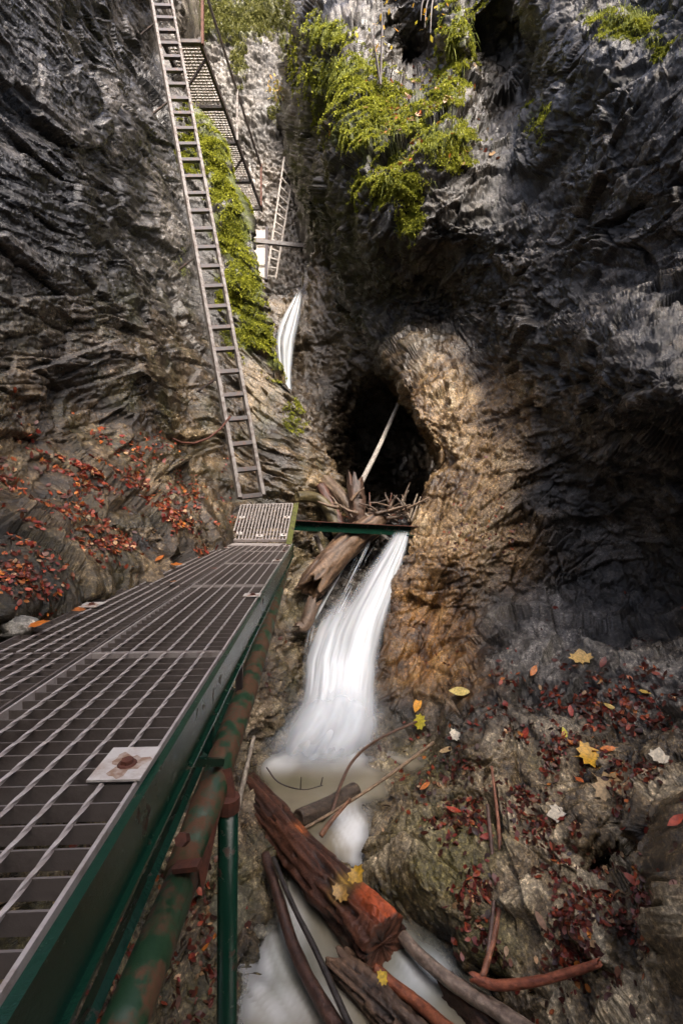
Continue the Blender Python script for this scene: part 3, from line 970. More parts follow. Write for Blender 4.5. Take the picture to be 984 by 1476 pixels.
# clip plates with bolts
def clip(s, x, sx, ss, mat='plate', rot=0.0):
    mb = MB()
    dx, dd = WX * math.cos(rot) + D * math.sin(rot), D * math.cos(rot) - WX * math.sin(rot)
    mb.box(W(s, x, 0.0045), dx * sx, dd * ss, WN * 0.004)
    pl = child(mb, 'clip_plate', M[mat], walk)
    c1_ = W(s, x, 0.0086) + dx * sx * 0.55 + dd * ss * 0.45               # rust run-off round the bolt
    mb = MB()
    rr_ = [sx * (0.33 + 0.10 * math.sin(3 * a_ + s) + 0.06 * math.sin(7 * a_ + x * 9)) for a_ in [k_ * math.pi / 12 for k_ in range(24)]]
    mb.add([c1_] + [c1_ + (dx * math.cos(k_ * math.pi / 12) + dd * math.sin(k_ * math.pi / 12) * 1.15) * rr_[k_] for k_ in range(24)], [(0, 1 + k_, 1 + (k_ + 1) % 24) for k_ in range(24)])
    child(mb, 'rust_stain', M['stain'], pl)
    cc = W(s, x, 0.0088) + dx * sx * 0.55 + dd * ss * 0.45
    mb = MB()
    mb.tube([cc, cc + WN * 0.0025], [sx * 0.19, sx * 0.17], 12)
    mb.tube([cc + WN * 0.0025, cc + WN * 0.009], [sx * 0.13, sx * 0.12], 6)
    child(mb, 'bolt', M['rust'], pl)


clip(0.80, -0.098, 0.092, 0.105)
clip(2.30, -0.085, 0.085, 0.075)
clip(3.62, -0.080, 0.075, 0.07)
clip(4.25, -0.080, 0.075, 0.07, 'zinc')
clip(4.75, -0.090, 0.075, 0.07)
clip(2.10, -0.80, 0.09, 0.10)
clip(3.4, -0.79, 0.08, 0.08, 'zinc')
clip(4.6, -0.70, 0.08, 0.08)

# ramp up to the ladder
RA, RB_, RC, RD = P(334, 779, 5.12), P(412, 779, 5.12), P(422, 727, 5.95), P(348, 729, 5.95)
rx = (RB_ - RA)
ry = (RD - RA)
rn = rx.cross(ry).normalized()
mb = MB()
for a, b in ((RA, RD), (RB_, RC)):
    mb.bar(a, b, 0.012, 0.035, rn)
mb.bar(RA, RB_, 0.012, 0.035, rn)
mb.bar(RD, RC, 0.012, 0.035, rn)
ramp_o = child(mb, 'ramp_panel', M['zinc'], walk)
for i in range(1, 16):
    t = i / 16
    mb = MB()
    mb.bar(RA.lerp(RB_, t) + rn * 0.002, RD.lerp(RC, t) + rn * 0.002, 0.011, 0.03, rn)
    child(mb, 'bearing_bar', M['zinc'], ramp_o)
for i in range(1, 9):
    t = i / 9
    mb = MB()
    mb.bar(RA.lerp(RD, t) - rn * 0.006, RB_.lerp(RC, t) - rn * 0.006, 0.012, 0.012, rn)
    child(mb, 'cross_rod', M['zinc_dull'], ramp_o)
mb = MB()
mb.bar(P(330, 785, 4.98) + Vector((0, 0, 0.004)), P(405, 786, 4.98) + Vector((0, 0, 0.004)), 0.26, 0.008, WN)
child(mb, 'transition_plate', M['zinc'], walk)
mb = MB()
mb.bar(P(415, 790, 5.06) , P(426, 730, 5.98), 0.035, 0.11, rn)
mb.bar(P(417, 788, 5.06) + rn * 0.03, P(428, 728, 5.98) + rn * 0.03, 0.05, 0.01, rn)
child(mb, 'ramp_beam', M['mossy_paint'], walk)
for a, b in ((0.04, 0.55), (0.94, 0.55), (0.9, 0.06), (0.06, 0.1), (0.45, 0.04)):
    c0 = RA + rx * a + ry * b + rn * 0.022
    mb = MB()
    mb.box(c0, rx.normalized() * 0.07, ry.normalized() * 0.06, rn * 0.005)
    pl = child(mb, 'clip_plate', M['plate'], walk)
    mb = MB()
    cc = c0 + rx.normalized() * 0.035 + ry.normalized() * 0.03
    mb.tube([cc, cc + rn * 0.012], 0.011, 6)
    child(mb, 'bolt', M['dark_steel'], pl)

# support pipe under the beam, its rusty sleeve, brackets and the post
mb = MB()
pipe = [P(160, 1520, 0.80), P(180, 1476, 0.84), P(268, 1255, 1.20)]
mb.tube(pipe, [0.043, 0.043, 0.042], 20)
pipe_o = child(mb, 'support_pipe', M['green_rust'], walk, smooth=True)
mb = MB()
mb.tube([P(263, 1266, 1.185), P(318, 1100, 1.58), P(354, 1000, 2.05), P(385, 900, 3.0), P(404, 835, 4.0), P(411, 805, 4.75)], [0.050, 0.050, 0.050, 0.050, 0.055, 0.055], 20)
child(mb, 'support_pipe', M['green_rust'], walk, smooth=True)
mb = MB()                                                             # angle iron running along the pipe, left and in shade
mb.bar(P(112, 1500, 0.86), P(330, 1000, 2.05), 0.02, 0.075, (0.6, 0, 0.8))
child(mb, 'angle_iron', M['green_paint'], walk)
# pointed sleeve plate
mb = MB()
e = [P(250, 1252, 1.17), P(286, 1252, 1.165), P(292, 1288, 1.165), P(318, 1165, 1.30), P(300, 1120, 1.45), P(286, 1150, 1.40)]
th = Vector((0.0, 0.012, 0.0))
mb.add(e[1:4] + [x + th for x in e[1:4]], [(0, 1, 2), (5, 4, 3), (0, 3, 4, 1), (1, 4, 5, 2), (2, 5, 3, 0)])
mb.bar(P(252, 1250, 1.14), P(288, 1246, 1.135), 0.03, 0.012, (0, 0, 1))
child(mb, 'sleeve_plate', M['rust'], walk)
mb = MB()
cb = P(272, 1222, 1.13)
mb.tube([P(272, 1222, 1.13) + Vector((-0.02, 0.03, 0.0)), P(272, 1222, 1.13) + Vector((-0.02, 0.0, 0.02))], 0.016, 6)
child(mb, 'bolt', M['rust'], walk)
for u_, v0, v1, yy in ((300, 985, 1090, 1.62), (262, 1090, 1108, 1.28)):
    mb = MB()
    if u_ == 300:
        mb.bar(P(302, 975, 1.66), P(300, 1092, 1.62), 0.035, 0.02, (0, 1, 0))
    else:
        mb.bar(P(250, 1099, 1.30), P(318, 1098, 1.50), 0.03, 0.022, (0, 0, 1))
    child(mb, 'bracket', M['green_paint'], walk)
mb = MB()
mb.bar(P(345, 935, 2.0), P(345, 1000, 2.0), 0.03, 0.02, (0, 1, 0))
child(mb, 'bracket', M['dark_steel'], walk)
mb = MB()
top = P(329, 1162, 1.46)
mb.tube([top, Vector((top.x - 0.012, top.y, -2.7))], 0.032, 16)
child(mb, 'support_post', M['green_paint'], walk, smooth=True)
mb = MB()
mb.tube([top + Vector((0, 0, -0.012)), top + Vector((0.0, 0, 0.03))], 0.037, 12)
mb.bar(top + Vector((0.0, 0, 0.02)), P(322, 1110, 1.5), 0.05, 0.016, (0, 1, 0))
child(mb, 'post_collar', M['rust'], walk)

# green beam spanning the stream at the fall
bt = thing('cross_beam', 'rust edged green steel beam spanning the top of the lower waterfall beside the log jam', 'beam', P(520, 760, 6.05))
mb = MB()
a, b = P(424, 757, 5.92), P(612, 766, 6.12)
mb.bar(a, b, 0.012, 0.115, (0, 0, 1))
child(mb, 'web', M['green_paint'], bt)
for dz, mt in ((0.0615, 'rust'), (-0.0615, 'green_paint')):
    mb = MB()
    mb.bar(a + Vector((0, -0.02, dz)), b + Vector((0, -0.02, dz)), 0.085, 0.008, (0, 0, 1))
    child(mb, 'flange', M[mt], bt)

# ------------------------------------------------------------------ ladders
def ladder(name, label, L0, L1, R0, R1, rungs, t0, rail, rung, mats, group='ladders climbing the gorge'):
    t_ = thing(name, label, 'ladder', L0.lerp(R0, 0.5), group)
    across = (R0 - L0).normalized()
    along = (L1 - L0).normalized()
    nrm = across.cross(along).normalized()
    for a, b in ((L0, L1), (R0, R1)):
        mb = MB()
        n = 12
        pts = [a.lerp(b, i / n) for i in range(n + 1)]
        for i in range(n):
            mb.bar(pts[i], pts[i + 1], rail[0], rail[1], nrm)
        child(mb, 'rail', M[mats[0]], t_)
    for i in range(rungs):
        t = (i + t0) / rungs
        a, b = L0.lerp(L1, t), R0.lerp(R1, t)
        mb = MB()
        mb.bar(a + across * rail[0] * 0.5, b - across * rail[0] * 0.5, rung[0], rung[1], nrm)
        child(mb, 'rung', M[mats[1]], t_)
    return t_, nrm


def on_line(u0, v0, y0, u1, v1, y1, t):
    return P(u0, v0, y0).lerp(P(u1, v1, y1), t)


LA0, LA1 = P(345, 718, 6.0), P(205, -75, 9.55)
RA0, RA1 = P(379, 714, 6.22), P(233, -72, 9.85)
lad, lnrm = ladder('ladder', 'tall grey steel ladder leaning on the left cliff above the end of the walkway', LA0, LA1, RA0, RA1, 32, 0.02, (0.050, 0.075), (0.060, 0.055), ('grey_steel', 'dark_steel'))
for t in (0.15, 0.33, 0.62, 0.8):
    a = LA0.lerp(LA1, t)
    mb = MB()
    mb.bar(a, a + Vector((-0.30, 0.05, -0.18)), 0.025, 0.025, (0, 1, 0))
    child(mb, 'wall_bracket', M['dark_steel'], lad)
ladder('ladder', 'small pale ladder high up between the far platform and the dark right wall', P(384, 402, 18.5), P(412, 210, 18.9), P(397, 402, 18.6), P(426, 228, 19.0), 15, 0.3, (0.065, 0.07), (0.05, 0.06), ('plate', 'plate'))

# rusty hand cable hanging beside the ladder
mb = MB()
pts = [P(332, 600, 6.35), P(318, 618, 6.2), P(300, 632, 6.05), P(280, 639, 5.9), P(262, 638, 5.75), P(240, 628, 5.55)]
mb.tube(pts, 0.014, 6)
tag(mb.build('hand_chain', M['rust'], smooth=True), 'rusty sagging chain strung from the ladder to the left cliff', 'chain')

# ------------------------------------------------------------------ upper walkway, seen from below
ZU = 9.6
uw = thing('upper_walkway', 'upper walkway with railing seen from below, right of the tall ladder', 'walkway', (-2.9, 11, ZU))


def UW(y, x=0.0, z=0.0):
    return Vector((-2.88 + 0.068 * (y - 9.3) + x, y, ZU + z))


mb = MB()
mb.bar(UW(9.25), UW(14.5), 0.06, 0.11)
child(mb, 'side_beam', M['dark_steel'], uw)
mb = MB()
mb.bar(UW(9.25, -0.75), UW(14.5, -0.75), 0.06, 0.11)
child(mb, 'side_beam', M['dark_steel'], uw)
ycuts = [9.25, 9.3, 10.8, 11.84, 13.2, 14.4]
for y in ycuts[1:]:
    mb = MB()
    mb.bar(UW(y, -0.72, -0.01), UW(y, -0.035, -0.01), 0.09, 0.07)
    child(mb, 'cross_member', M['dark_steel'], uw)
for y0, y1 in zip(ycuts[1:-1], ycuts[2:]):
    mb = MB()
    n = int((y1 - y0) / 0.075)
    for i in range(n):
        yy = y0 + 0.06 + (y1 - y0 - 0.1) * i / n
        mb.bar(UW(yy, -0.71, 0.06), UW(yy, -0.03, 0.06), 0.030, 0.012)
    for i in range(9):
        xx = -0.70 + 0.66 * i / 8
        mb.bar(UW(y0 + 0.05, xx, 0.045), UW(y1 - 0.05, xx, 0.045), 0.014, 0.014)
    child(mb, 'grating_panel', M['plate'], uw)  # lighter zinc stands in for light showing through the grating
mb = MB()
mb.bar(UW(7.6, 0.03, 1.28), UW(14.3, 0.03, 1.2), 0.05, 0.05)
child(mb, 'handrail', M['dark_steel'], uw)
for y, mt in ((9.3, 'rust'), (11.7, 'grey_steel'), (14.2, 'rust')):
    mb = MB()
    mb.bar(UW(y, 0.045, -0.05), UW(y, 0.045, 1.24), 0.05, 0.05, (0, 1, 0))
    child(mb, 'rail_post', M[mt], uw)
for y in (9.6, 12.3):
    mb = MB()
    mb.bar(UW(y, 0, -0.05), UW(y + 0.1, -0.55, -0.75), 0.04, 0.04)
    child(mb, 'brace', M['dark_steel'], uw)
# far platform with the small ladder behind it
fp = thing('platform', 'small pale grating platform high in the slot at the foot of the small ladder', 'platform', (-2.9, 16.8, ZU))


def FP(y, t, z=0.0):
    v_ = 738 - F * 9.6 / y
    k_ = (v_ - 333) / 72                                              # a steep ramp, its lower end nearer
    return P(360 + 15 * k_ + (23 - 15 * k_) * t, v_, 17.6 - 1.6 * k_) + Vector((0, -0.87, 0.5)) * z


for y0, y1 in ((15.55, 16.1), (16.2, 16.55), (16.6, 17.85), (17.95, 18.8)):
    mb = MB()
    for i in range(7):
        mb.bar(FP(y0, (i + 0.5) / 7, 0.05), FP(y1, (i + 0.5) / 7, 0.05), 0.075, 0.02, (0, -0.87, 0.5))
    mb.bar(FP(y0 + 0.03, 0, 0.07), FP(y0 + 0.03, 1, 0.07), 0.03, 0.015)
    mb.bar(FP(y1 - 0.03, 0, 0.07), FP(y1 - 0.03, 1, 0.07), 0.03, 0.015)
    child(mb, 'grating_panel', M['plate'], fp)
mb = MB()
mb.bar(FP(15.4, 1.06), FP(18.9, 1.06), 0.10, 0.13)
child(mb, 'side_beam', M['dark_steel'], fp)
mb = MB()
mb.bar(P(352, 346, 17.0), P(450, 356, 17.2), 0.12, 0.14)
child(mb, 'support_beam', M['dark_steel'], fp)
for y in (16.57, 17.9):
    mb = MB()
    mb.bar(FP(y, -0.1, -0.03), FP(y, 1.0, -0.03), 0.07, 0.06)
    child(mb, 'cross_member', M['dark_steel'], fp)


# ------------------------------------------------------------------ logs, branches and the jam
def catmull(pts, n):
    pts = [Vector(p) for p in pts]
    if len(pts) == 2:
        return [pts[0].lerp(pts[1], i / n) for i in range(n + 1)]
    ex = [pts[0] * 2 - pts[1]] + pts + [pts[-1] * 2 - pts[-2]]
    out = []
    m = len(pts) - 1
    for i in range(n + 1):
        t = i / n * m
        k_ = min(int(t), m - 1)
        f = t - k_
        p0, p1, p2, p3 = ex[k_:k_ + 4]
        out.append(0.5 * ((2 * p1) + (p2 - p0) * f + (2 * p0 - 5 * p1 + 4 * p2 - p3) * f * f + (3 * p1 - p0 - 3 * p2 + p3) * f ** 3))
    return out


def log_mesh(pts, r0, r1, nl, ns, seed, rough, col_a, col_b, col_fn=None, hollow=0.0, flat=1.0, jag=0.0):
    c = catmull(pts, nl)
    ref = None
    V_, K_ = [], []
    ang = np.linspace(0, 2 * np.pi, ns, endpoint=False)
    cen, sx, tx = [], [], []
    for i, p in enumerate(c):
        d = (c[min(i + 1, nl)] - c[max(i - 1, 0)]).normalized()
        if ref is None:
            ref = (Vector((0, 0, 1)) - d * d.z).normalized() if abs(d.z) < 0.95 else Vector((1, 0, 0))
        s = (ref - d * ref.dot(d)).normalized()
        ref = s
        cen.append(p)
        sx.append(s)
        tx.append(d.cross(s))
    cen, sx, tx = (np.array([tuple(x) for x in a]) for a in (cen, sx, tx))
    T = np.repeat(np.linspace(0, 1, nl + 1)[:, None], ns, 1)
    A = np.repeat(ang[None], nl + 1, 0)
    R = r0 + (r1 - r0) * T
    length = sum((c[i + 1] - c[i]).length for i in range(nl))
    q = np.stack([np.cos(A).ravel() * 1.3, np.sin(A).ravel() * 1.3, (T * length).ravel() / max(r0, r1) * 0.30 + seed * 3.1], 1)
    q[:, :2] += 0.25 * perlin(q * np.array([0.8, 0.8, 1.4]), seed + 3)[:, None]
    b1 = fbm(q * np.array([1, 1, 0.6]), 3, seed)
    b2 = fbm(q * np.array([4.5, 4.5, 0.9]), 4, seed + 5, 0.6)
    if nl >= 90:                                                      # flaking bark and splintered wood on the big logs
        b2 = b2 + 0.9 * facet(q * np.array([2.4, 2.4, 0.8]), seed + 8)[0] + 0.3 * (facet(q * np.array([5.0, 5.0, 1.2]), seed + 9)[1] - 0.5)
    R = R * (1 + rough * (0.55 * b1 + 0.45 * b2 - 0.25 * np.abs(b2)).reshape(R.shape))
    R[:, :] *= 1.0
    if jag:
        shift = jag * max(r0, r1) * perlin(np.stack([np.cos(ang) * 2.2, np.sin(ang) * 2.2, np.full(ns, seed + .5)], 1), seed + 7)
    else:
        shift = np.zeros(ns)
    dirs = np.gradient(cen, axis=0)
    dirs = unit(dirs)
    k_ = (T ** 6)[..., None]
    p = cen[:, None] + (np.cos(A)[..., None] * sx[:, None] + np.sin(A)[..., None] * tx[:, None] * flat) * R[..., None] + k_ * shift[None, :, None] * dirs[:, None] * 2 - ((1 - T) ** 6)[..., None] * shift[None, ::-1, None] * dirs[:, None] * 2
    kk = np.clip(0.5 + 0.9 * b2 + 0.5 * b1, 0, 1)
    col = np.array(col_a)[None] * (1 - kk[:, None]) + np.array(col_b)[None] * kk[:, None]
    if col_fn is not None:
        col = col_fn(col, T.ravel(), A.ravel(), b2)
    verts = p.reshape(-1, 3)
    faces = [(i * ns + j, i * ns + (j + 1) % ns, (i + 1) * ns + (j + 1) % ns, (i + 1) * ns + j) for i in range(nl) for j in range(ns)]
    vl = [tuple(x) for x in verts]
    cl = [tuple(x) + (1,) for x in col]
    for end, first in ((0, True), (nl, False)):                       # sunk, rough end grain
        base_ = end * ns
        cpt = p[end].mean(0)
        dd = dirs[end] * (1 if first else -1)
        inner = []
        for f_, dep, cm in ((0.72, 0.05, 1.25), (0.4, 0.15 + hollow, 0.8), (0.12, 0.22 + hollow * 1.6, 0.6)):
            ring = len(vl)
            for j in range(ns):
                w = p[end, j] * f_ + cpt * (1 - f_) + dd * max(r0, r1) * dep * (1 + 0.25 * math.sin(j * 0.9 + seed) + 0.15 * math.sin(j * 2.3 + seed * 2))
                vl.append(tuple(w))
                cl.append(tuple(np.clip(np.array(col_b) * cm, 0, 1)) + (1,))
            inner.append(ring)
        prev = base_
        for ring in inner:
            for j in range(ns):
                j2 = (j + 1) % ns
                fc = (prev + j, ring + j, ring + j2, prev + j2)
                faces.append(fc if first else fc[::-1])
            prev = ring
        faces.append(tuple(prev + j for j in (range(ns) if not first else range(ns - 1, -1, -1))))
    return vl, faces, cl


def log(name, label, cat, pts, r0, r1, seed, ca, cb, mat='wood', nl=60, ns=28, rough=0.22, group=None, **kw):
    v_, f_, c_ = log_mesh(pts, r0, r1, nl, ns, seed, rough, ca, cb, **kw)
    o = link_mesh(name, v_, f_, M[mat], None, True, c_)
    return tag(o, label, cat, group)


RED_D, RED = (0.016, 0.008, 0.006), (0.105, 0.040, 0.022)
BRN_D, BRN = (0.022, 0.014, 0.009), (0.12, 0.078, 0.05)
PAL_D, PAL = (0.13, 0.10, 0.075), (0.40, 0.33, 0.25)


def red_log_col(col, T, A, b2):
    k1 = sstep(0.66, 0.74, T) * (1 - sstep(0.97, 1.0, T)) * np.exp(-((np.angle(np.exp(1j * (A - 5.95)))) / 0.50) ** 2)
    k1 = np.clip(k1 * (1.2 + 0.3 * b2), 0, 1)
    col = mixc(col, (0.42, 0.085, 0.026), k1)
    k2 = np.exp(-((T - 0.36) / 0.03) ** 2) * np.exp(-((np.angle(np.exp(1j * (A - 6.0)))) / 0.30) ** 2)
    col = mixc(col, (0.42, 0.13, 0.045), np.clip(k2 * 1.1, 0, 1))
    k3 = np.exp(-((T - 0.66) / 0.035) ** 2) * np.exp(-((np.angle(np.exp(1j * (A - 0.1)))) / 0.6) ** 2)
    return mixc(col, (0.45, 0.27, 0.05), np.clip(k3 * (0.8 + b2), 0, 0.85))


log('rotten_log', 'thick rotten reddish log with raw orange wood at its lower end, lying across the stream', 'log',
    [P(352, 1135, 3.85), P(400, 1190, 3.45), P(460, 1260, 3.02), P(520, 1325, 2.7), P(556, 1368, 2.52)], 0.13, 0.165, 3, RED_D, RED, nl=150, ns=80, rough=0.5, col_fn=red_log_col)
log('driftwood_log', 'pale brown log lying under the lower end of the rotten red log', 'log',
    [P(488, 1392, 2.5), P(550, 1448, 2.3), P(620, 1515, 2.1)], 0.085, 0.09, 8, (0.022, 0.013, 0.009), (0.15, 0.09, 0.055), nl=100, ns=56, rough=0.55, jag=0.8)
log('driftwood_log', 'dark wet log at the bottom edge behind the pale forked root', 'log',
    [P(642, 1430, 2.42), P(700, 1470, 2.25), P(760, 1530, 2.05)], 0.085, 0.09, 9, (0.02, 0.010, 0.007), (0.11, 0.055, 0.035), nl=80, ns=44, rough=0.45, jag=0.6)
log('dead_root', 'long pale grey root running along the milky water to the bottom edge', 'branch',
    [P(560, 1325, 2.72), P(600, 1372, 2.5), P(650, 1415, 2.33), P(700, 1447, 2.2), P(770, 1492, 2.0)], 0.032, 0.036, 10, (0.09, 0.06, 0.045), (0.33, 0.25, 0.19), nl=70, ns=20, rough=0.3)
log('dead_branch', 'smooth red branch sloping below the end of the rotten log', 'branch',
    [P(540, 1395, 2.40), P(575, 1425, 2.3), P(610, 1452, 2.2), P(655, 1492, 2.05)], 0.024, 0.03, 11, (0.13, 0.035, 0.017), (0.34, 0.11, 0.05), nl=40, ns=16)
log('short_log', 'short dark log with a sawn black end, poking out over the murky pool', 'log',
    [P(430, 1180, 3.42), P(470, 1163, 3.62), P(512, 1140, 3.85)], 0.062, 0.07, 12, (0.025, 0.017, 0.012), (0.12, 0.085, 0.06), nl=40, ns=28, rough=0.15)
log('long_stick', 'long straight pale stick resting on the right bank above the short dark log', 'stick',
    [P(432, 1198, 3.32), P(500, 1158, 3.5), P(560, 1118, 3.68), P(625, 1070, 4.0)], 0.011, 0.014, 13, (0.10, 0.06, 0.035), (0.32, 0.22, 0.13), nl=50, ns=10)
log('dead_root', 'thin dark root curving down the rock from the waterfall to the short log', 'branch',
    [P(478, 1172, 3.45), P(492, 1128, 3.7), P(512, 1092, 3.95), P(548, 1064, 4.3), P(600, 1040, 4.55)], 0.014, 0.012, 14, (0.05, 0.025, 0.017), (0.16, 0.09, 0.06), nl=40, ns=10)
log('dead_branch', 'small reddish forked branch under the short dark log', 'branch',
    [P(505, 1152, 3.5), P(480, 1180, 3.36), P(462, 1205, 3.28)], 0.013, 0.02, 15, (0.10, 0.04, 0.022), (0.34, 0.17, 0.09), nl=24, ns=10)
log('leaning_stick', 'pale dry stick leaning beside the green post', 'stick',
    [P(366, 1062, 3.2), P(352, 1122, 2.9), P(337, 1188, 2.62)], 0.013, 0.018, 16, PAL_D, (0.5, 0.44, 0.35), mat='wood_dry', nl=30, ns=10, rough=0.1)
log('dead_branch', 'thick dark curving branch left of the rotten log', 'branch',
    [P(382, 1232, 3.05), P(400, 1290, 2.8), P(422, 1362, 2.55), P(455, 1430, 2.32), P(505, 1510, 2.08)], 0.030, 0.036, 17, (0.022, 0.010, 0.008), (0.10, 0.05, 0.035), nl=60, ns=16)
log('dead_branch', 'slender black straight branch between the rotten log and the curving branch', 'branch',
    [P(394, 1236, 2.95), P(420, 1300, 2.68), P(462, 1385, 2.38), P(515, 1505, 2.05)], 0.014, 0.017, 18, (0.012, 0.010, 0.010), (0.05, 0.04, 0.035), nl=50, ns=10, rough=0.12)
log('dead_branch', 'upright red branch standing on the leafy right slope', 'branch',
    [P(708, 1105, 3.18), P(717, 1180, 2.92), P(722, 1260, 2.66), P(716, 1330, 2.45), P(694, 1412, 2.24)], 0.010, 0.016, 19, (0.10, 0.035, 0.02), (0.36, 0.15, 0.08), nl=50, ns=12)
log('dead_branch', 'duller thin branch close beside the upright red branch', 'branch',
    [P(702, 1160, 3.0), P(709, 1230, 2.75), P(712, 1290, 2.56), P(700, 1400, 2.27)], 0.012, 0.012, 20, (0.06, 0.035, 0.028), (0.2, 0.12, 0.09), nl=40, ns=10)
log('dead_branch', 'red branch with a pale snapped tip lying at the foot of the upright branch', 'branch',
    [P(680, 1408, 2.27), P(715, 1420, 2.2), P(770, 1415, 2.12), P(820, 1402, 2.06), P(863, 1388, 2.0)], 0.024, 0.016, 21, (0.12, 0.03, 0.018), (0.38, 0.12, 0.06), nl=50, ns=14, jag=1.0)
tw = thing('twig', 'thin dark curved twig with upright shoots arching over the murky pool', 'twig', P(425, 1130, 3.9))
mb = MB()
mb.tube(catmull([P(384, 1106, 3.75), P(402, 1128, 3.68), P(436, 1138, 3.62), P(465, 1132, 3.6)], 16), [0.006] * 10 + [0.004] * 7, 6)
child(mb, 'stem', M['dark_steel'], tw, smooth=True)
for a, b in (((433, 1137), (434, 1120)), ((462, 1133), (465, 1120))):
    mb = MB()
    mb.tube([P(*a, 3.62), P(*b, 3.62)], [0.005, 0.003], 5)
    child(mb, 'shoot', M['dark_steel'], tw)

# log jam
log('jammed_log', 'thick brown broken log hanging under the green cross beam beside the waterfall', 'log',
    [P(540, 752, 6.45), P(500, 785, 6.1), P(468, 820, 5.78), P(447, 848, 5.55)], 0.19, 0.175, 31, (0.035, 0.02, 0.013), (0.20, 0.125, 0.075), nl=90, ns=48, rough=0.3, hollow=0.5, jag=0.9)
log('jammed_log', 'arched mossy log above the left end of the green cross beam', 'log',
    [P(428, 716, 6.3), P(455, 718, 6.5), P(474, 735, 6.45), P(488, 770, 6.35)], 0.075, 0.09, 32, (0.035, 0.028, 0.012), (0.14, 0.11, 0.05), nl=50, ns=24, rough=0.3)
log('jammed_log', 'pale split log slanting over the middle of the log jam', 'log',
    [P(470, 692, 6.9), P(492, 716, 6.6), P(512, 746, 6.4)], 0.10, 0.085, 33, (0.045, 0.028, 0.018), (0.23, 0.165, 0.11), nl=50, ns=24, rough=0.35, jag=1.0)
log('jammed_log', 'dark red log leaning left of the pale split log in the jam', 'log',
    [P(462, 700, 6.75), P(480, 735, 6.5), P(492, 768, 6.35)], 0.07, 0.09, 34, (0.035, 0.018, 0.013), (0.15, 0.07, 0.05), nl=40, ns=20, rough=0.3)
log('tree_stump', 'dark upright stump at the centre of the log jam', 'stump',
    [P(512, 690, 6.5), P(514, 722, 6.42), P(516, 765, 6.38)], 0.11, 0.13, 35, (0.025, 0.015, 0.011), (0.11, 0.065, 0.045), nl=40, ns=24, rough=0.5, jag=1.6)
log('grey_pole', 'slim grey pole leaning up out of the log jam into the dark cave', 'pole',
    [P(520, 696, 6.7), P(545, 646, 7.4), P(574, 582, 8.6)], 0.040, 0.034, 36, (0.2, 0.18, 0.16), (0.42, 0.39, 0.35), mat='wood_dry', nl=40, ns=12, rough=0.08)
log('jammed_log', 'grey branch dropping behind the beam left of the thick broken log', 'log',
    [P(455, 772, 6.1), P(466, 800, 6.0), P(470, 820, 5.95)], 0.035, 0.04, 37, (0.06, 0.045, 0.035), (0.2, 0.16, 0.12), nl=20, ns=12)
log('jammed_log', 'broken grey brown stub at the foot of the thick broken log', 'log',
    [P(452, 868, 5.45), P(440, 900, 5.3), P(430, 905, 5.25)], 0.09, 0.06, 38, (0.04, 0.027, 0.018), (0.17, 0.115, 0.08), nl=24, ns=20, rough=0.4, jag=1.2)
rj = random.Random(11)
JL = ['dark brown broken stick in the log jam above the green beam', 'light brown broken stick in the log jam above the green beam', 'greyish broken stick in the log jam above the green beam', 'reddish broken stick in the log jam above the green beam']
for i in range(46):
    u0, v0 = rj.uniform(486, 596), rj.uniform(722, 758)
    L = rj.uniform(22, 55)
    an = rj.uniform(-2.9, -0.2)
    yy = rj.uniform(6.2, 6.7)
    p0 = P(u0, v0, yy)
    u1, v1 = u0 + L * math.cos(an) * 0.9, v0 + L * math.sin(an) * 0.62
    if v1 < 692:
        v1 = 692
    p2 = P(u1, v1, yy + rj.uniform(-0.15, 0.35))
    pm = p0.lerp(p2, 0.5) + Vector((rj.uniform(-.02, .02), 0, rj.uniform(-.02, .03)))
    k_ = rj.random()
    kind_ = rj.choice((0, 0, 0, 1, 1, 2, 3))
    ca, cb = ((BRN_D, BRN), ((0.07, 0.045, 0.028), (0.24, 0.16, 0.10)), ((0.08, 0.06, 0.045), (0.26, 0.21, 0.16)), (RED_D, (0.15, 0.06, 0.035)))[kind_]
    log('driftwood_stick', JL[kind_], 'stick', [p0, pm, p2], rj.uniform(0.012, 0.030), rj.uniform(0.006, 0.015), 40 + i, ca, cb, nl=14, ns=8, group=('dark brown', 'light brown', 'greyish', 'reddish')[kind_] + ' sticks heaped in the log jam', rough=0.3)
for a, b in (((588, 752, 6.15), (601, 712, 6.25)), ((592, 752, 6.15), (606, 716, 6.2)), ((590, 748, 6.15), (580, 720, 6.2))):
    log('driftwood_stick', 'pale forked stick upright at the right end of the green beam', 'stick', [P(*a), P(*b)], 0.016, 0.009, int(a[0]), PAL_D, PAL, mat='wood_dry', nl=12, ns=8, group='pale sticks at the beam end')


# ------------------------------------------------------------------ moss, hanging grass, leaves
def pick(sheet, wfn, n, seed):
    s = SHEETS[sheet]
    m = (s['u'] > -40) & (s['u'] < 1020) & (s['v'] > -60) & (s['v'] < 1500)
    idx = np.nonzero(m)[0]
    w = np.clip(wfn(s['p'][idx], s['n'][idx], s['u'][idx], s['v'][idx]), 0, None)
    r = np.random.default_rng(seed)
    if w.sum() <= 0:
        return idx[:0]
    return r.choice(idx, n, p=w / w.sum())


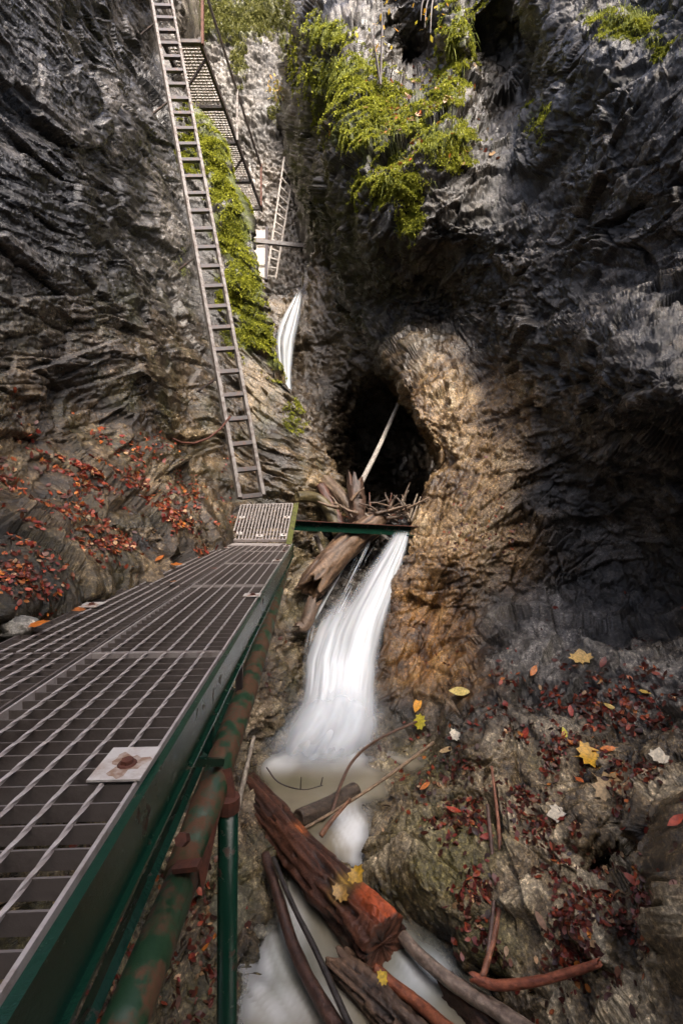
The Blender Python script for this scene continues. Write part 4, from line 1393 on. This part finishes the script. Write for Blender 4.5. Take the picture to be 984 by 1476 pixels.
def tufts(name, specs, mat, blades=6, tiny=False):
    """specs: list of (P, N, length, droop, color, spread); triangles with a bend"""
    Vx, Fx, Cx = [], [], []
    off = 0
    for pos, nor, ln, droop, c0, c1, spread, wid, seed in specs:
        r = np.random.default_rng(seed)
        n = len(pos)
        b = blades
        d = unit(np.repeat(nor, b, 0) + spread * r.normal(size=(n * b, 3)))
        L = (np.repeat(ln, b) * r.uniform(0.5, 1.2, n * b))[:, None]
        o = np.repeat(pos, b, 0) + 0.35 * L * r.normal(size=(n * b, 3)) * 0.6
        mid = o + d * L * 0.5
        tip = o + d * L - np.array([0, 0, 1.0])[None] * L * droop
        side = unit(np.cross(d, r.normal(size=(n * b, 3)))) * L * wid
        v = np.stack([o - side * 0.6, o + side * 0.6, mid + side, mid - side, tip], 1)
        k = r.uniform(0, 1, (n * b, 1)) * 0.75 + np.repeat(np.clip(0.5 + fbm(pos * 3, 3, seed), 0, 1), b)[:, None] * 0.45
        c = np.array(c0)[None] * (1 - k) + np.array(c1)[None] * k
        Vx.append(v.reshape(-1, 3))
        Cx.append(np.repeat(np.concatenate([np.clip(c, 0, 1), np.ones((n * b, 1))], 1), 5, 0))
        if tiny:
            Vx[-1] = v[:, (0, 2, 4)].reshape(-1, 3)
            Cx[-1] = Cx[-1].reshape(n * b, 5, 4)[:, :3].reshape(-1, 4)
            Fx.append(off + np.arange(n * b * 3).reshape(-1, 3))
            off += n * b * 3
            continue
        i = off + np.arange(n * b)[:, None] * 5
        Fx += [np.concatenate([i, i + 1, i + 2], 1), np.concatenate([i, i + 2, i + 3], 1), np.concatenate([i + 3, i + 2, i + 4], 1)]
        off += n * b * 5
    o = link_mesh(name, np.concatenate(Vx), np.concatenate(Fx), mat, None, False, np.concatenate(Cx))
    return tag(o, kind='stuff')


def moss_w(bl, thr, sc=3.5, seed=55):
    return lambda p, n, u, v: np.clip(blobs(u, v, bl) * 1.35 + 1.4 * fbm(p * 2.6, 4, seed) - 0.50 + 0.45 * n[:, 2], 0, 1.0) * (blobs(u, v, bl) > thr)


specs = []
a = pick('left_rock_wall', moss_w(LEFT_MOSS, 0.15, seed=55), 30000, 1)
s = SHEETS['left_rock_wall']
specs.append((s['p'][a], s['n'][a], 0.0046 * s['p'][a][:, 1], 0.5, (0.03, 0.048, 0.005), (0.40, 0.41, 0.045), 1.0, 0.45, 2))
a = pick('right_rock_wall', moss_w(RIGHT_MOSS, 0.15, seed=56), 46000, 3)
s = SHEETS['right_rock_wall']
specs.append((s['p'][a], s['n'][a], 0.0046 * s['p'][a][:, 1], 0.5, (0.03, 0.048, 0.005), (0.40, 0.41, 0.05), 1.0, 0.45, 4))
FAR_MOSS = [(300, 15, 60, 40, .9), (370, 20, 60, 34, .9), (345, 70, 14, 55, .7), (408, 40, 8, 60, .6), (330, 30, 40, 30, .8), (395, 160, 10, 30, .5)]
a = pick('far_rock_wall', moss_w(FAR_MOSS, 0.2, seed=47), 6000, 5)
s = SHEETS['far_rock_wall']
specs.append((s['p'][a], s['n'][a], 0.006 * s['p'][a][:, 1], 0.5, (0.06, 0.07, 0.015), (0.22, 0.22, 0.06), 0.8, 0.2, 6))
tufts('moss', specs, M['moss'], 6, True)

# long drooping grass on the ledges
GR_R = [(468, 48, 34, 16, 1), (490, 108, 48, 16, .9), (640, 205, 45, 22, .8), (895, 30, 40, 14, 1), (560, 190, 70, 20, .5), (660, 40, 22, 40, .6), (955, 60, 30, 12, .6), (575, 262, 55, 14, .5)]
specs = []
a = pick('right_rock_wall', lambda p, n, u, v: blobs(u, v, GR_R) ** 2 * (0.3 + np.clip(n[:, 2], 0, 1)), 600, 7)
s = SHEETS['right_rock_wall']
specs.append((s['p'][a], unit(s['n'][a] + np.array([0, -0.3, 0.4])), 0.019 * s['p'][a][:, 1], 1.25, (0.07, 0.10, 0.015), (0.30, 0.32, 0.08), 0.5, 0.035, 8))
a = pick('left_rock_wall', lambda p, n, u, v: blobs(u, v, [(330, 215, 18, 30, 1), (350, 330, 16, 40, .7), (300, 180, 20, 20, .6), (370, 450, 16, 40, .5), (262, 380, 12, 20, .5)]) ** 2, 350, 9)
s = SHEETS['left_rock_wall']
specs.append((s['p'][a], unit(s['n'][a] + np.array([0, -0.3, 0.4])), 0.014 * s['p'][a][:, 1], 1.0, (0.07, 0.10, 0.015), (0.28, 0.30, 0.07), 0.4, 0.035, 10))
a = pick('far_rock_wall', lambda p, n, u, v: blobs(u, v, FAR_MOSS) ** 2, 300, 11)
s = SHEETS['far_rock_wall']
specs.append((s['p'][a], unit(s['n'][a] + np.array([0, -0.3, 0.4])), 0.014 * s['p'][a][:, 1], 1.1, (0.09, 0.10, 0.03), (0.28, 0.27, 0.10), 0.4, 0.035, 12))
tufts('grass', specs, M['moss'], 5)

# leaf litter: countless small wet beech leaves
def litter(name, groups):
    Vx, Fx, Cx = [], [], []
    off = 0
    pal = np.array([(0.16, 0.022, 0.014), (0.24, 0.045, 0.018), (0.09, 0.022, 0.014), (0.34, 0.095, 0.03), (0.13, 0.05, 0.025), (0.42, 0.26, 0.13), (0.05, 0.02, 0.014), (0.5, 0.17, 0.03)])
    for sheet, wfn, n, size, seed, pw in groups:
        s = SHEETS[sheet]
        a = pick(sheet, wfn, n, seed)
        r = np.random.default_rng(seed)
        nn = unit(s['n'][a] + 0.45 * r.normal(size=(n, 3)))
        t = unit(np.cross(nn, r.normal(size=(n, 3))))
        b = np.cross(nn, t)
        L = (size * r.uniform(0.6, 1.5, n) * np.clip(np.linalg.norm(s['p'][a], axis=1) / 3.4, 0.55, 1.25))[:, None]
        o = s['p'][a] + s['n'][a] * 0.008
        cu = r.uniform(-0.1, 0.5, (n, 1)) * L
        pts = [(-1, 0, 0.5), (-0.45, -0.52, 0.1), (0.35, -0.5, 0.1), (1.05, 0, 0.7), (0.35, 0.5, 0.6), (-0.45, 0.52, 0.5), (0, 0, 0)]
        v = np.stack([o + t * L * x + b * L * y + nn * cu * z for x, y, z in pts], 1)
        ci = r.choice(len(pal), n, p=np.array(pw) / sum(pw))
        c = pal[ci] * r.uniform(0.35, 1.0, (n, 1)) * (2.0 if sheet == 'left_rock_wall' else 1.4)  # left wall leaves get a brighter colour to offset their shade
        Vx.append(v.reshape(-1, 3))
        Cx.append(np.repeat(np.concatenate([c, np.ones((n, 1))], 1), 7, 0))
        i = off + np.arange(n)[:, None] * 7
        for k in range(6):
            Fx.append(np.concatenate([i + 6, i + k, i + (k + 1) % 6], 1))
        off += n * 7
    o = link_mesh(name, np.concatenate(Vx), np.concatenate(Fx), M['leaf'], None, False, np.concatenate(Cx))
    return tag(o, kind='stuff')


def lw(bl, seed, up=0.15):
    return lambda p, n, u, v: blobs(u, v, bl) * np.clip(1.3 * fbm(p * 2.4, 3, seed) + 0.18, 0, 1) * (up + np.clip(n[:, 2], 0, 1))


L_LEFT = [(150, 680, 90, 35, 1), (200, 720, 80, 40, .8), (250, 745, 60, 30, .6), (20, 700, 50, 60, .4), (40, 760, 60, 40, .25), (280, 800, 30, 20, 1), (30, 850, 60, 40, .3), (170, 780, 60, 30, .4), (100, 660, 40, 20, .8)]
L_RIGHT = [(820, 1080, 150, 90, 1), (900, 1180, 120, 100, 1), (740, 1020, 80, 50, .7), (690, 1180, 50, 60, .9), (700, 1260, 40, 70, .8), (850, 1330, 130, 80, .8), (720, 760, 60, 50, .35), (700, 720, 40, 30, .4), (950, 1280, 70, 90, .8), (650, 1130, 50, 40, .3)]
litter('leaf_litter', [('left_rock_wall', lw(L_LEFT, 61), 3200, 0.017, 62, (4, 5, 3, 3, 3, 1.5, 2, 1.2)),
                       ('right_rock_wall', lw(L_RIGHT, 63), 3600, 0.018, 64, (5, 3, 5, 1, 3, 0.8, 6, 0.4)),
                       ('left_bank_rock', lw([(200, 1300, 120, 140, 1), (330, 950, 60, 60, .8), (120, 1450, 80, 60, 1)], 65), 700, 0.02, 66, (3, 2, 5, 1, 4, 1, 4, 0.3)),
                       ('waterfall_rock_step', lw([(530, 752, 70, 14, 1)], 67, 0.5), 420, 0.03, 68, (2, 2, 3, 2, 4, 1, 3, 0.3)),
                       ('right_rock_wall', lw([(590, 165, 60, 50, 1), (650, 225, 40, 15, .8)], 69), 500, 0.035, 70, (0.5, 1, 1, 3, 3, 5, 1, 1.5))])

# single leaves that stand out
MAPLE = [(0.0, -0.62), (0.16, -0.40), (0.56, -0.56), (0.60, -0.22), (0.98, -0.06), (0.78, 0.14), (0.84, 0.46), (0.50, 0.42), (0.36, 0.70), (0.0, 1.0), (-0.33, 0.66), (-0.52, 0.44), (-0.80, 0.48), (-0.76, 0.14), (-0.98, -0.02), (-0.60, -0.22), (-0.52, -0.52), (-0.16, -0.40)]
OVAL = [(0.0, -1.0), (0.24, -0.72), (0.40, -0.2), (0.38, 0.3), (0.2, 0.72), (0.0, 1.05), (-0.2, 0.72), (-0.38, 0.3), (-0.40, -0.2), (-0.24, -0.72)]
rl = random.Random(5)


def find_surface(u, v, sheets):
    best = None
    for nme in sheets:
        s = SHEETS[nme]
        d = (s['u'] - u) ** 2 + (s['v'] - v) ** 2
        near = np.nonzero(d < 9)[0]
        if len(near) == 0:
            continue
        i = near[np.argmin(s['p'][near][:, 1])]
        if best is None or s['p'][i][1] < best[0][1]:
            best = (s['p'][i], s['n'][i])
    return best


def leaf_obj(label, pos, nor, size, col, shape, spin, curl=0.25, group='fallen leaves'):
    nor = Vector(nor).normalized()
    lie = Vector((-0.2, -0.55, 0.8)) if nor.dot(WN) < 0.99 else WN         # the run of the slope under the leaf, not one facet
    nor = (nor * 0.45 + lie + Vector((rl.uniform(-.2, .2), rl.uniform(-.2, .2), rl.uniform(-.1, .1)))).normalized()
    t = nor.orthogonal().normalized()
    b = nor.cross(t)
    t, b = t * math.cos(spin) + b * math.sin(spin), b * math.cos(spin) - t * math.sin(spin)
    pts = MAPLE if shape == 'maple' else OVAL
    vs_, cs_ = [], []
    ph = rl.uniform(0, 6)

    def hgt(x, y):
        return curl * (0.35 * x * x + 0.25 * y * y * (1 if y > 0 else 0.3)) + 0.06 * math.sin(3 * x + ph) * math.cos(2.5 * y)
    vs_.append(Vector((0, 0, 0)) + nor * hgt(0, 0) * size)
    for f_ in (0.5, 1.0):
        for x, y in pts:
            x, y = x * f_, y * f_
            vs_.append((t * x + b * y + nor * hgt(x, y)) * size)
    n_ = len(pts)
    fs = [(0, 1 + i, 1 + (i + 1) % n_) for i in range(n_)]
    fs += [(1 + i, 1 + n_ + i, 1 + n_ + (i + 1) % n_, 1 + (i + 1) % n_) for i in range(n_)]
    tipk = len(vs_)
    base_p = vs_[1 + n_]
    st = base_p - b * size * 0.55 + nor * size * 0.12
    vs_ += [base_p + t * size * 0.02, base_p - t * size * 0.02, st]
    fs.append((tipk, tipk + 1, tipk + 2))
    cs_ = [tuple(np.clip(np.array(col) * (0.8 if i == 0 else (1.0 if i <= n_ else rl.uniform(0.8, 1.1))), 0, 1)) + (1,) for i in range(len(vs_))]
    o = link_mesh('fallen_leaf', [v_ for v_ in vs_], fs, M['leaf'], None, True, cs_)
    o.location = Vector(pos) + nor * (0.015 + (0.32 if shape == 'maple' else 0.15) * size)
    return tag(o, label, 'leaf', group)


YEL, ORG, PALE, REDL, CREAM, BRNL = (0.62, 0.34, 0.02), (0.55, 0.16, 0.02), (0.48, 0.33, 0.16), (0.30, 0.04, 0.02), (0.62, 0.55, 0.42), (0.2, 0.09, 0.04)
RW, LW, BK = 'right_rock_wall', 'left_rock_wall', 'left_bank_rock'
LEAVES = [
    (842, 1094, 21, YEL, 'maple', RW, 'bright golden maple leaf on the dark right slope'),
    (876, 1132, 24, PALE, 'maple', RW, 'large tan curled maple leaf just below the golden maple leaf'),
    (836, 952, 17, (0.60, 0.40, 0.14), 'maple', RW, 'pale yellow maple leaf at the top edge of the leafy right slope'),
    (804, 1178, 17, CREAM, 'maple', RW, 'whitish torn leaf lying alone on grey rock below the tan maple leaf'),
    (661, 996, 15, (0.62, 0.48, 0.12), 'oval', RW, 'pale yellow oval leaf on the wet rock right of the waterfall foot'),
    (600, 1016, 14, (0.66, 0.30, 0.02), 'oval', RW, 'amber oval leaf nearest the foot of the waterfall'),
    (606, 1041, 13, (0.45, 0.38, 0.02), 'maple', RW, 'greenish yellow leaf below the amber oval leaf'),
    (655, 1061, 10, CREAM, 'maple', RW, 'small white folded leaf below the pale yellow oval leaf'),
    (643, 1082, 12, PALE, 'oval', RW, 'small dull tan leaf under the white folded leaf'),
    (610, 1134, 9, ORG, 'oval', RW, 'small orange leaf on the mossy rock beside the long stick'),
    (651, 1171, 11, (0.42, 0.05, 0.02), 'oval', RW, 'bright red leaf left of the upright red branch'),
    (873, 1079, 11, ORG, 'oval', RW, 'orange oval leaf right of the golden maple leaf'),
    (835, 1126, 9, (0.5, 0.12, 0.03), 'oval', RW, 'small orange leaf between the golden and the tan maple leaves'),
    (755, 1059, 12, REDL, 'oval', RW, 'crimson leaf in the middle of the leafy slope above the upright branch'),
    (769, 967, 10, ORG, 'oval', RW, 'orange leaf left of the pale yellow maple leaf'),
    (812, 1055, 8, (0.55, 0.48, 0.03), 'oval', RW, 'small lemon leaf above the golden maple leaf'),
    (821, 1025, 9, REDL, 'oval', RW, 'red leaf above the small lemon leaf'),
    (948, 1094, 15, CREAM, 'maple', RW, 'cream curled leaf at the right side of the slope'),
    (925, 1000, 10, (0.6, 0.42, 0.1), 'maple', RW, 'small yellow leaf on grey rock under the dark recess'),
    (878, 1018, 9, (0.55, 0.40, 0.12), 'oval', RW, 'small tan yellow leaf above the orange oval leaf'),
    (965, 1152, 12, (0.42, 0.36, 0.2), 'maple', RW, 'dull beige leaf under the cream curled leaf'),
    (978, 1186, 14, (0.4, 0.06, 0.02), 'oval', RW, 'wet red leaf at the right edge of the picture'),
    (910, 1270, 14, (0.34, 0.06, 0.025), 'oval', RW, 'wet dark red leaf on the lower right rocks'),
    (866, 955, 10, (0.14, 0.03, 0.02), 'oval', RW, 'dark maroon leaf touching the pale yellow maple leaf'),
    (700, 1205, 10, REDL, 'oval', RW, 'wet red leaf close to the upright branch on its left'),
    (778, 1325, 12, BRNL, 'oval', RW, 'brown leaf below the dark hollow of the lower right rocks'),
    (232, 806, 9, ORG, 'oval', LW, 'orange leaf on the left slope beside the walkway edge'),
]
for u, v, px, col, shp, sh, lab in LEAVES:
    f_ = find_surface(u, v, [sh])
    if f_ is None:
        continue
    leaf_obj(lab, f_[0], f_[1], px / F * f_[0][1], col, shp, rl.uniform(0, 6.28))
for s_, x_, sz, col, shp, lab in ((1.72, -0.735, 0.045, ORG, 'maple', 'large orange maple leaf lying on the left edge of the grating'),
                                  (1.95, -0.70, 0.035, (0.42, 0.13, 0.03), 'maple', 'smaller orange leaf on the grating beyond the large maple leaf'),
                                  (3.25, -0.71, 0.045, ORG, 'maple', 'orange leaf on the far left edge of the walkway near the rock'),
                                  (3.12, -0.42, 0.03, (0.36, 0.08, 0.03), 'oval', 'small red leaf on the middle of the far grating'),
                                  (2.62, -0.53, 0.04, (0.40, 0.15, 0.05), 'oval', 'dull orange leaf on the middle of the walkway')):
    leaf_obj(lab, W(s_, x_, 0.008), WN, sz, col, shp, rl.uniform(0, 6.28), 0.12, 'fallen leaves')
for u, v, y, lab, col in ((512, 1262, 2.72, 'yellow leaf curled over the upper edge of the rotten log', (0.48, 0.28, 0.02)),
                          (490, 1292, 2.72, 'ragged tan leaf stuck to the side of the rotten log', (0.45, 0.26, 0.06)),
                          (551, 1412, 2.28, 'small bright yellow leaf on the smooth red branch', (0.6, 0.40, 0.02))):
    leaf_obj(lab, P(u, v, y), (0.1, -0.7, 0.7), 0.06 if v < 1400 else 0.035, col, 'maple', rl.uniform(0, 6.28), 0.6)

# yellow leaved saplings on the ledges
def sapling(label, base_p, tips, nleaf, lsize, cols, seed):
    r = random.Random(seed)
    t_ = thing('sapling', label, 'sapling', base_p)
    mb = MB()
    for tp in tips:
        mb.tube(catmull([base_p, base_p.lerp(tp, 0.5) + Vector((r.uniform(-.1, .1), 0, 0.05)), tp], 8), [0.022 - 0.0022 * i for i in range(9)], 5)
    child(mb, 'stem', M['dark_steel'], t_)
    mb = MB()
    cl = []
    for i in range(nleaf):
        tp = r.choice(tips)
        q_ = base_p.lerp(tp, r.uniform(0.45, 1.05)) + Vector((r.gauss(0, .14), r.gauss(0, .14), r.gauss(0, .1)))
        d = Vector((r.gauss(0, 1), r.gauss(0, 1), r.gauss(-.4, .6))).normalized()
        s = d.orthogonal().normalized()
        L = lsize * r.uniform(0.6, 1.3)
        mb.add([q_, q_ + d * L * .5 + s * L * .32, q_ + d * L, q_ + d * L * .5 - s * L * .32], [(0, 1, 2, 3)])
        c = r.choice(cols)
        cl += [tuple(x * r.uniform(.8, 1.2) for x in c) + (1,)] * 4
    o = child(mb, 'foliage', M['moss'], t_, cols=cl)
    o['kind'] = 'stuff'


sapling('thin sapling with a few yellow leaves on the mossy ledge of the right wall', P(548, 122, 7.6), [P(540, 20, 7.5), P(532, 35, 7.4), P(556, 10, 7.6), P(549, -30, 7.5)], 26, 0.085, [(0.6, 0.42, 0.05), (0.55, 0.34, 0.04)], 3)
sapling('yellow leaved twig hanging before the dark hollow at the top of the right wall', P(628, -20, 7.3), [P(612, 40, 7.2), P(606, 30, 7.2), P(620, 48, 7.2)], 16, 0.085, [(0.62, 0.45, 0.05), (0.55, 0.30, 0.03)], 4)
sapling('pale yellow bush on the far wall above the small ladder', P(404, 150, 19.4), [P(398, 112, 19.2), P(392, 122, 19.2), P(402, 125, 19.3)], 60, 0.20, [(0.6, 0.5, 0.18), (0.5, 0.42, 0.12)], 5)

# loose stones
def stone(label, pos, r, col, seed, sq=(1, 1, 0.75)):
    nu, nv = 28, 18
    th_ = np.linspace(0, np.pi, nv)
    ph_ = np.linspace(0, 2 * np.pi, nu, endpoint=False)
    TH, PH = np.meshgrid(th_, ph_, indexing='ij')
    d = np.stack([np.sin(TH) * np.cos(PH) * sq[0], np.sin(TH) * np.sin(PH) * sq[1], np.cos(TH) * sq[2]], -1).reshape(-1, 3)
    f, c, e = facet(d * 1.6 + seed, seed)
    p_ = d * r * (1 + 0.35 * f + 0.12 * fbm(d * 4 + seed, 3, seed))[:, None]
    fs = [(i * nu + j, (i + 1) * nu + j, (i + 1) * nu + (j + 1) % nu, i * nu + (j + 1) % nu) for i in range(nv - 1) for j in range(nu)]
    k = np.clip(0.9 + 0.3 * fbm(d * 5, 3, seed + 2), 0.5, 1.4)[:, None]
    o = link_mesh('stone', [tuple(x) for x in p_], fs, M['rock'], None, True, np.concatenate([np.array(col)[None] * k, np.full((len(p_), 1), 0.35)], 1))
    o.location = pos
    return tag(o, label, 'stone', 'loose stones')


for u, v, rr, col, sh, lab, sd in ((233, 1212, 13, (0.45, 0.43, 0.36), BK, 'pale rounded stone on the bank between the green beam and the pipe', 2),
                                   (210, 1240, 20, (0.22, 0.22, 0.13), BK, 'mossy stone just below the pale rounded stone', 3),
                                   (24, 905, 22, (0.36, 0.35, 0.31), LW, 'pale grey stone at the left edge beside the walkway', 4),
                                   (330, 1310, 45, (0.16, 0.15, 0.10), BK, 'wet rounded boulder between the green post and the foaming water', 5),
                                   (372, 1345, 10, (0.2, 0.19, 0.15), BK, 'small stone in the foam beside the wet boulder', 6)):
    f_ = find_surface(u, v, [sh])
    if f_ is None:
        continue
    r_ = rr / F * f_[0][1]
    stone(lab, Vector(f_[0]) + Vector(f_[1]) * r_ * (-0.35 if rr > 40 else 0.25), r_, col, sd)

print('script time %.1f' % (time.time() - T0))
